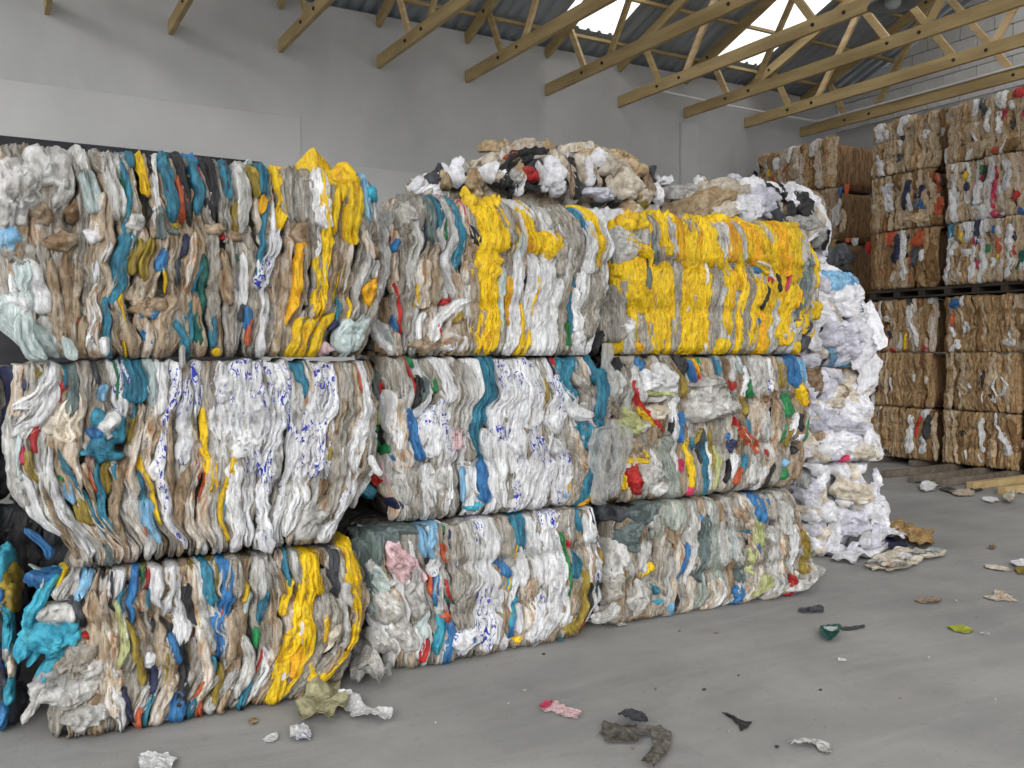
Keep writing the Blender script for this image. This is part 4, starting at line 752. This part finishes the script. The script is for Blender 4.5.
# pallet between the levels, timber beams below
pt = thing('pallet', 'dark timber pallet carrying the upper cardboard bales', 'pallet', (11.5, 7.3, 2.29))
for i in range(7):
    bm = bmesh.new(); x = 10.97+i*.19; box_bm(bm, x, 5.6, 2.385, x+.11, 8.95, 2.42); bm_obj('deck_board', bm, M_WOODK, pt, (11.5, 7.3, 2.29), .004)
for i in range(9):
    bm = bmesh.new(); y = 5.7+i*.39; box_bm(bm, 10.98, y, 2.32, 12.15, y+.1, 2.385); bm_obj('block', bm, M_WOODK, pt, (11.5, 7.3, 2.29), .004)
for x in (10.96, 12.1):
    bm = bmesh.new(); box_bm(bm, x, 5.6, 2.296, x+.1, 8.95, 2.32); bm_obj('bottom_board', bm, M_WOODK, pt, (11.5, 7.3, 2.29), .004)
pf = thing('pallet', 'dark timber pallet in the far cardboard stack', 'pallet', (11.5, 10.4, 2.29))
bm = bmesh.new(); box_bm(bm, 10.98, 9.7, 2.296, 12.15, 11.15, 2.42); bm_obj('deck_board', bm, M_WOODK, pf, (11.5, 10.4, 2.29), .006)
bl = ['farthest, against the white paper bale', 'second, grey one', 'third, grey one', 'fourth, brown one', 'nearest brown one at the right edge']
for i, (xa, ya, xe, mt_) in enumerate(((9.62, 7.58, 12.1, M_WOODD), (9.54, 7.13, 12.1, M_WOODD), (9.55, 6.76, 12.1, M_WOODD), (9.64, 6.44, 12.1, M_WOOD), (9.6, 6.04, 12.1, M_WOOD))):
    bm = bmesh.new(); beam_bm(bm, (xa, ya, .043), (xe, ya+.1, .043), .09, .085, (0, 1, 0))
    o = bm_obj('timber_beam', bm, mt_, None, (xa, ya, 0), .006); o.location = (xa, ya, 0)
    tag(o, 'timber beam lying under the cardboard bales, %s' % bl[i], 'beam', 'timber beams under the cardboard bales')
for i, y in enumerate((8.1, 8.7)):
    bm = bmesh.new(); box_bm(bm, 10.9, y, 0, 12.1, y+.09, .085); o = bm_obj('timber_beam', bm, M_WOODD, None, (10.9, y, 0), .006); o.location = (10.9, y, 0)
    tag(o, 'timber beam under the cardboard bales, hidden behind the white paper bale', 'beam', 'timber beams under the cardboard bales')
for i, y in enumerate((10.0, 10.8, 5.75)):
    bm = bmesh.new(); box_bm(bm, 10.95, y, 0, 12.1, y+.09, .085); o = bm_obj('timber_beam', bm, M_WOODD, None, (10.95, y, 0), .006); o.location = (10.95, y, 0)
    tag(o, 'timber beam under a cardboard stack, out of sight', 'beam', 'timber beams under the cardboard bales')

# loose things: yellow fin, black bag, folded paper
def sheet3(name, label, cat, loc, pts, n, code, thick=.004, crump=.01, fold=.0, seed=1, rot=None, group=None):
    """a loose crumpled sheet with outline pts (metres, in its own plane), lying at loc"""
    P = np.array(pts, float); cen = P.mean(0); k = len(P); m = n
    V = []; rr = np.linspace(0, 1, m)
    per = 6; ring = []
    for i in range(k):
        for j in range(per): ring.append(P[i]+(P[(i+1) % k]-P[i])*j/per)
    ring = np.array(ring); kk = len(ring)
    nx_ = len(ring); ring = (np.roll(ring, 1, 0)+2*ring+np.roll(ring, -1, 0))/4
    ang_ = np.arange(nx_); ring = cen+(ring-cen)*(1+.10*vn(ang_*.45, ang_*0., seed+30)+.07*vn(ang_*.9, ang_*0., seed+31))[:, None]
    X = cen+(ring[None]-cen)*rr[:, None, None]
    x, y = X[..., 0], X[..., 1]
    x = x+.006*vn(x*30, y*30, seed+4)*rr[:, None]; 
    s = 1/.05
    hf = 1 if crump < .015 else .3; s = s if crump < .015 else s*.55
    z = crump*(1.3*np.abs(vn(x*s, y*s, seed))+.8*hf*np.abs(vn(x*s*2.3+3, y*s*2.1, seed+1))+.3*hf*vn(x*s*5, y*s*5, seed+2)+.3)
    z = z+fold*np.abs(vn(x*9, y*9, seed+7)); z = np.maximum(z, .0012)
    top = np.stack([x, y, z+thick], -1).reshape(-1, 3); bot = np.stack([x, y, z], -1).reshape(-1, 3)
    F = gridfaces(m, kk, True); nV = len(top)
    e = np.arange(kk)+(m-1)*kk; e2 = (np.arange(kk)+1) % kk+(m-1)*kk
    F2 = np.concatenate([F, F[:, ::-1]+nV, np.stack([e, e+nV, e2+nV, e2], -1)])
    o = link(name, mesh_np(name, np.concatenate([top, bot]), F2), MT[code] if isinstance(code, str) else code)
    o.location = [float(v) for v in loc]
    if rot: o.rotation_euler = rot
    if label: tag(o, label, cat, group)
    return o
def floor_sheet(name, label, cat, outline, code, crump=.01, fold=0., seed=1, n=8, lift=0, thick=.003, group=None):
    """outline given as points on the floor"""
    W_ = np.array([atZ(x, y)[:2] for x, y in outline]); c_ = W_.mean(0)
    return sheet3(name, label, cat, (c_[0], c_[1], lift), W_-c_, n, code, thick, crump, fold, seed, group=group)
FS = floor_sheet
FS('plastic_scrap', 'white plastic scrap at the bottom edge, left of centre', 'scrap', [(137,760),(150,757),(168,757),(177,764),(170,775),(140,775)], 'w', .012, .01, 1)
FS('plastic_scrap', 'small pointed white scrap on the floor before the left bale', 'scrap', [(261,741),(270,737),(278,734),(278,741),(272,744)], 'w', .006, 0, 2)
o = FS('printed_wrapper', 'small printed wrapper in blue, white and red beside the olive cloth', 'wrapper', [(291,731),(302,728),(311,733),(310,742),(296,744),(290,740)], 'W', .012, .01, 3)
FS('cloth_rag', 'crumpled olive-grey rag lying at the foot of the bottom left bale', 'rag', [(294,712),(306,700),(322,685),(338,683),(342,695),(350,708),(345,722),(326,730),(312,722),(298,724)], film('olive_rag', (176,172,140), (140,136,108), rough=.9, spec=.1), .03, .08, 4, 14)
FS('plastic_scrap', 'torn white film lying beside the olive-grey rag', 'scrap', [(335,700),(352,698),(362,708),(376,714),(394,716),(392,724),(374,724),(356,722),(346,714)], 'w', .012, .04, 5, 12)
FS('film_sheet', 'crumpled clear film slumped between the left and middle columns', 'film', [(350,680),(352,650),(362,640),(376,660),(392,690),(386,698),(368,696),(354,694)], 'G', .04, .16, 6, 16)
FS('brown_crumb', 'small brown crumb of dirt before the bottom left bale', 'scrap', [(248,721),(254,718),(258,723),(252,727)], 'k', .01, 0, 7, 4)
FS('candy_wrapper', 'pale pink-edged wrapper lying on the floor before the middle column', 'wrapper', [(540,709),(549,704),(558,705),(568,710),(581,714),(575,721),(562,717),(550,712),(544,713)], 'P', .008, 0, 8, 8)
FS('pink_scrap', 'bright pink twist at the end of the pale wrapper', 'scrap', [(539,710),(545,705),(553,705),(550,710),(543,713)], 'p', .008, 0, 9, 5, lift=.013)
FS('dark_rag', 'dark grey rag in a torn square, near the bottom centre', 'rag', [(600,736),(604,724),(618,728),(632,727),(644,730),(648,738),(634,745),(606,744)], film('dark_rag_cloth', (112,108,102), (84,80,76), rough=.9, spec=.1), .008, .01, 10, 10)
FS('dark_rag', 'dark folded flap lying on top of the torn grey rag', 'rag', [(618,722),(632,718),(643,720),(648,730),(634,731),(622,728)], 'd', .012, .02, 11, 8, lift=.022)
FS('dark_rag', 'long grey rag trailing to the bottom edge beside the torn square', 'rag', [(646,730),(660,728),(672,738),(672,748),(664,760),(654,772),(640,768),(650,754),(655,744)], film('grey_rag_cloth', (124,119,112), (94,90,86), rough=.9, spec=.1), .008, .015, 12, 10)
FS('dark_scrap', 'dark thin boomerang-shaped scrap on the floor, bottom right of centre', 'scrap', [(720,714),(734,718),(742,722),(752,724),(747,730),(740,733),(738,726),(730,719)], 'K', .006, 0, 13)
FS('foil_strip', 'twisted pale strip with a dark end near the bottom right', 'scrap', [(789,745),(800,744),(806,741),(818,745),(830,748),(832,754),(826,758),(825,752),(814,750),(804,746),(792,748)], 'G', .01, .015, 14)
FS('green_wrapper', 'small dark green and white crumpled wrapper in the middle of the floor', 'wrapper', [(819,634),(826,628),(834,629),(841,634),(838,641),(828,643),(821,640)], 'E', .02, .04, 15, 8)
FS('white_scrap', 'white curl inside the dark green wrapper', 'scrap', [(822,637),(828,640),(836,641),(838,636),(834,638),(828,637)], 'm', .008, .01, 16, 4, lift=.045)
FS('grey_strip', 'thin grey strip lying right of the dark green wrapper', 'scrap', [(838,628),(850,628),(863,626),(864,629),(852,631),(842,631)], 'd', .006, 0, 17, 4)
FS('dark_scrap', 'dark curled scrap on the floor before the right column', 'scrap', [(797,611),(808,612),(814,608),(823,608),(823,613),(812,614),(800,614)], 'd', .01, .01, 18, 5)
FS('paper_scrap', 'tiny white scrap below the dark green wrapper', 'scrap', [(838,659),(846,660),(847,662),(838,662)], 'w', .004, 0, 19, 3)
FS('yellow_wrapper', 'flat yellow-green wrapper on the open floor at right', 'wrapper', [(947,628),(952,626),(966,628),(975,631),(969,635),(956,633)], film('yellow_green_wrapper', (196,202,70), (160,170,40)), .006, 0, 20)
FS('brown_scrap', 'brown flat scrap on the open floor above the yellow-green wrapper', 'scrap', [(914,601),(922,600),(936,600),(943,602),(938,605),(922,604)], 'k', .008, .01, 21, 5)
FS('paper_scrap', 'torn pale paper on the floor near the right edge, in several lobes', 'scrap', [(982,598),(994,596),(996,592),(1004,594),(1012,599),(1018,603),(1006,602),(996,602)], 'c', .008, .01, 22, 6)
FS('paper_scrap', 'pale paper scrap at the right edge above the torn pale paper', 'scrap', [(985,566),(996,567),(1010,569),(1010,572),(998,572),(986,569)], 'A', .008, .01, 23, 5)
FS('paper_scrap', 'white paper cut by the right edge, on an ochre piece', 'scrap', [(1010,564),(1026,563),(1030,568),(1014,569)], 'w', .008, .01, 24, 5, lift=.012)
FS('ochre_scrap', 'ochre scrap cut by the right edge', 'scrap', [(1014,569),(1030,568),(1032,576),(1018,575)], 'v', .008, .01, 25, 5)
FS('brown_crumb', 'small brown clod far out on the floor right of the white paper bale', 'scrap', [(989,548),(994,546),(997,549),(992,551)], 'k', .02, 0, 26, 4)
FS('paper_scrap', 'faint pale scrap right of the yellow-green wrapper', 'scrap', [(979,634),(985,633),(991,635),(984,636)], 'G', .004, 0, 27, 3)
FS('paper_scrap', 'white paper scrap at the foot of the middle column', 'scrap', [(529,644),(537,641),(544,643),(541,647),(532,648)], 'w', .012, 0, 28, 5)
FS('mint_scrap', 'tiny mint-coloured scrap at the foot of the middle column', 'scrap', [(556,639),(561,637),(564,641),(559,644)], 'T', .01, 0, 29, 4)
rs = random.Random(12)
for i in range(26):
    x = rs.uniform(400, 1010); y = rs.uniform(600, 750); s = rs.uniform(1.2, 2.6)
    FS('litter_crumb', 'tiny pale crumb of litter on the open floor', 'scrap', [(x-s, y), (x, y-s*.5), (x+s, y), (x, y+s*.6)], rs.choice('cGAkd'), .003, 0, 40+i, 3, group='tiny crumbs strewn over the floor')
# spill at the foot of the white paper stack
FS('paper_heap', 'white cloth sheet spread at the foot of the white paper bale', 'cloth', [(830,556),(846,552),(862,541),(884,546),(892,552),(872,560),(852,565),(834,562)], 'h', .02, .05, 70, 14)
FS('white_cloth', 'white cloth tongue pointing right from the white paper bale', 'cloth', [(864,528),(880,530),(896,536),(910,545),(900,546),(884,541),(868,538)], 'h', .02, .05, 71, 12, lift=.03)
FS('navy_cloth', 'dark navy cloth under the white cloth tongue', 'cloth', [(864,540),(880,536),(898,543),(908,549),(890,550),(870,549)], 'n', .01, .03, 72, 8)
FS('jute_rag', 'tan crumpled jute rag beyond the white cloth tongue', 'rag', [(872,528),(886,524),(904,526),(918,536),(932,540),(934,551),(918,552),(906,543),(890,534)], film('jute', (204,172,122), (170,138,92), rough=.9, spec=.1), .035, .06, 73, 12)
FS('shredded_paper', 'spread of shredded dirty paper before the jute rag', 'paper', [(866,566),(880,558),(900,550),(924,552),(948,553),(944,560),(924,562),(912,570),(890,574),(872,571)], 'A', .02, .02, 74, 18)['kind'] = 'stuff'
for i, (x, y) in enumerate(((876,568),(890,571),(905,563),(918,558),(934,557),(900,570))):
    FS('paper_curl', '%s paper curl on the shredded paper' % ['leftmost grey', 'white curl, nearest', 'grey-white, topmost', 'white, rightmost but one', 'rightmost grey', 'pale mint'][i], 'scrap', [(x-9, y), (x-3, y-3), (x+6, y-2), (x+10, y+1), (x, y+2)], 'GcwGmG'[i], .012, .02, 80+i, 5, lift=.03, group='paper curls on the shredded paper')
# scraps before the timber beams
for i, (pts, code, lab) in enumerate((
  ([(920,488),(926,485),(940,486),(936,492),(922,493)], 'w', 'white crushed box before the timber beams'),
  ([(938,490),(950,488),(962,492),(950,494)], 'd', 'grey scrap right of the white crushed box'),
  ([(948,493),(962,490),(976,492),(974,497),(956,497)], 'c', 'torn white paper before the timber beams'),
  ([(964,488),(974,488),(984,491),(976,493)], 'K', 'black scrap before the fourth timber beam'),
  ([(912,480),(926,479),(930,482),(916,484)], 't', 'blue scrap lying at the end of the second beam'),
  ([(980,500),(990,498),(1000,501),(992,504)], 'w', 'flat white scrap near the right edge before the beams'),
  ([(1003,499),(1010,494),(1016,497),(1014,504),(1004,504)], 'A', 'cream lump of foam before the nearest beam'),
  ([(1014,490),(1024,488),(1032,493),(1020,495)], 'w', 'white scrap at the right edge on the nearest beam side'))):
    FS('floor_scrap', lab, 'scrap', pts, code, .03 if i in (0, 6) else .012, .04 if i in (0, 6) else .01, 90+i, 6)
# yellow bag standing up on the top left bale
def fin(name, label, base, wid, hgt, code, seed, tilt=0.):
    n, m = 16, 13; V = []
    u = np.linspace(-1, 1, m); v = np.linspace(0, 1, n); U_, V_ = np.meshgrid(u, v)
    wv = wid*np.sqrt(np.clip(1-(V_*1.25-.35)**2, .03, 1)); x = U_*wv/2+tilt*V_*hgt; z = V_*hgt*(1-.25*U_**2*V_)
    y = .03*vn(U_*1.5, V_*2, seed)+.012*np.abs(vn(U_*4, V_*4, seed+1))
    th = .022*np.sqrt(np.clip(1-U_**2, 0, 1))*np.sqrt(np.clip(1-V_**2, 0, 1)) + .002
    f_ = np.stack([x, y-th, z], -1).reshape(-1, 3); b_ = np.stack([x, y+th, z], -1).reshape(-1, 3)
    F = gridfaces(n, m); nV = len(f_)
    rim = [i*m for i in range(n)]+[(n-1)*m+j for j in range(1, m)]+[i*m+m-1 for i in range(n-2, -1, -1)]+[j for j in range(m-2, 0, -1)]
    rim = np.array(rim); r2 = np.roll(rim, -1)
    F = np.concatenate([F, F[:, ::-1]+nV, np.stack([rim, r2, r2+nV, rim+nV], -1)])
    o = link(name, mesh_np(name, np.concatenate([f_, b_]), F), MT[code]); o.location = [float(q) for q in base]
    tag(o, label, 'bag'); return o
p = atY(317, 184, 4.16); fin('yellow_bag', 'yellow bag standing up on the top left bale', (p[0], 4.14, 2.29), .20, .20, 'y', 5, -.12)
p = atY(290, 184, 4.16); fin('yellow_bag', 'small flat yellow bag lying left of the upright yellow bag', (p[0], 4.2, 2.33), .13, .075, 'o', 6, -.6)
p = atY(240, 168, 4.16); fin('mint_bag', 'pale mint film tip standing on the top left bale', (p[0], 4.16, 2.34), .07, .075, 'm', 7, .5)
p = atY(472, 200, 4.25); fin('yellow_bag', 'yellow film tip standing on the top middle bale', (p[0], 4.26, 2.27), .07, .14, 'y', 8, -.3)
# black and grey bag between the white stack and the cardboard
cb = np.array(cbale.location)
fb = Face((6.42, 5.85, 2.0), UX, NY, .62, .52, r=.16, seed=303, lump=.04)
o = core(fb, .3, MT['K'], cb, cbale, inset=.05); o.name = 'black_bag'; o['label'] = 'black and grey bag hanging from the right side'
for u_, q_, ru_, rq_, c_ in ((.18, .38, .14, .16, 'd'), (.36, .30, .16, .14, 'K'), (.20, .16, .13, .12, 'K'), (.44, .42, .12, .10, 'd'), (.42, .14, .12, .11, 'n')):
    blob(fb, u_, q_, ru_, rq_, c_, cbale, .07, .02, 'bag_fold', .5, cb)
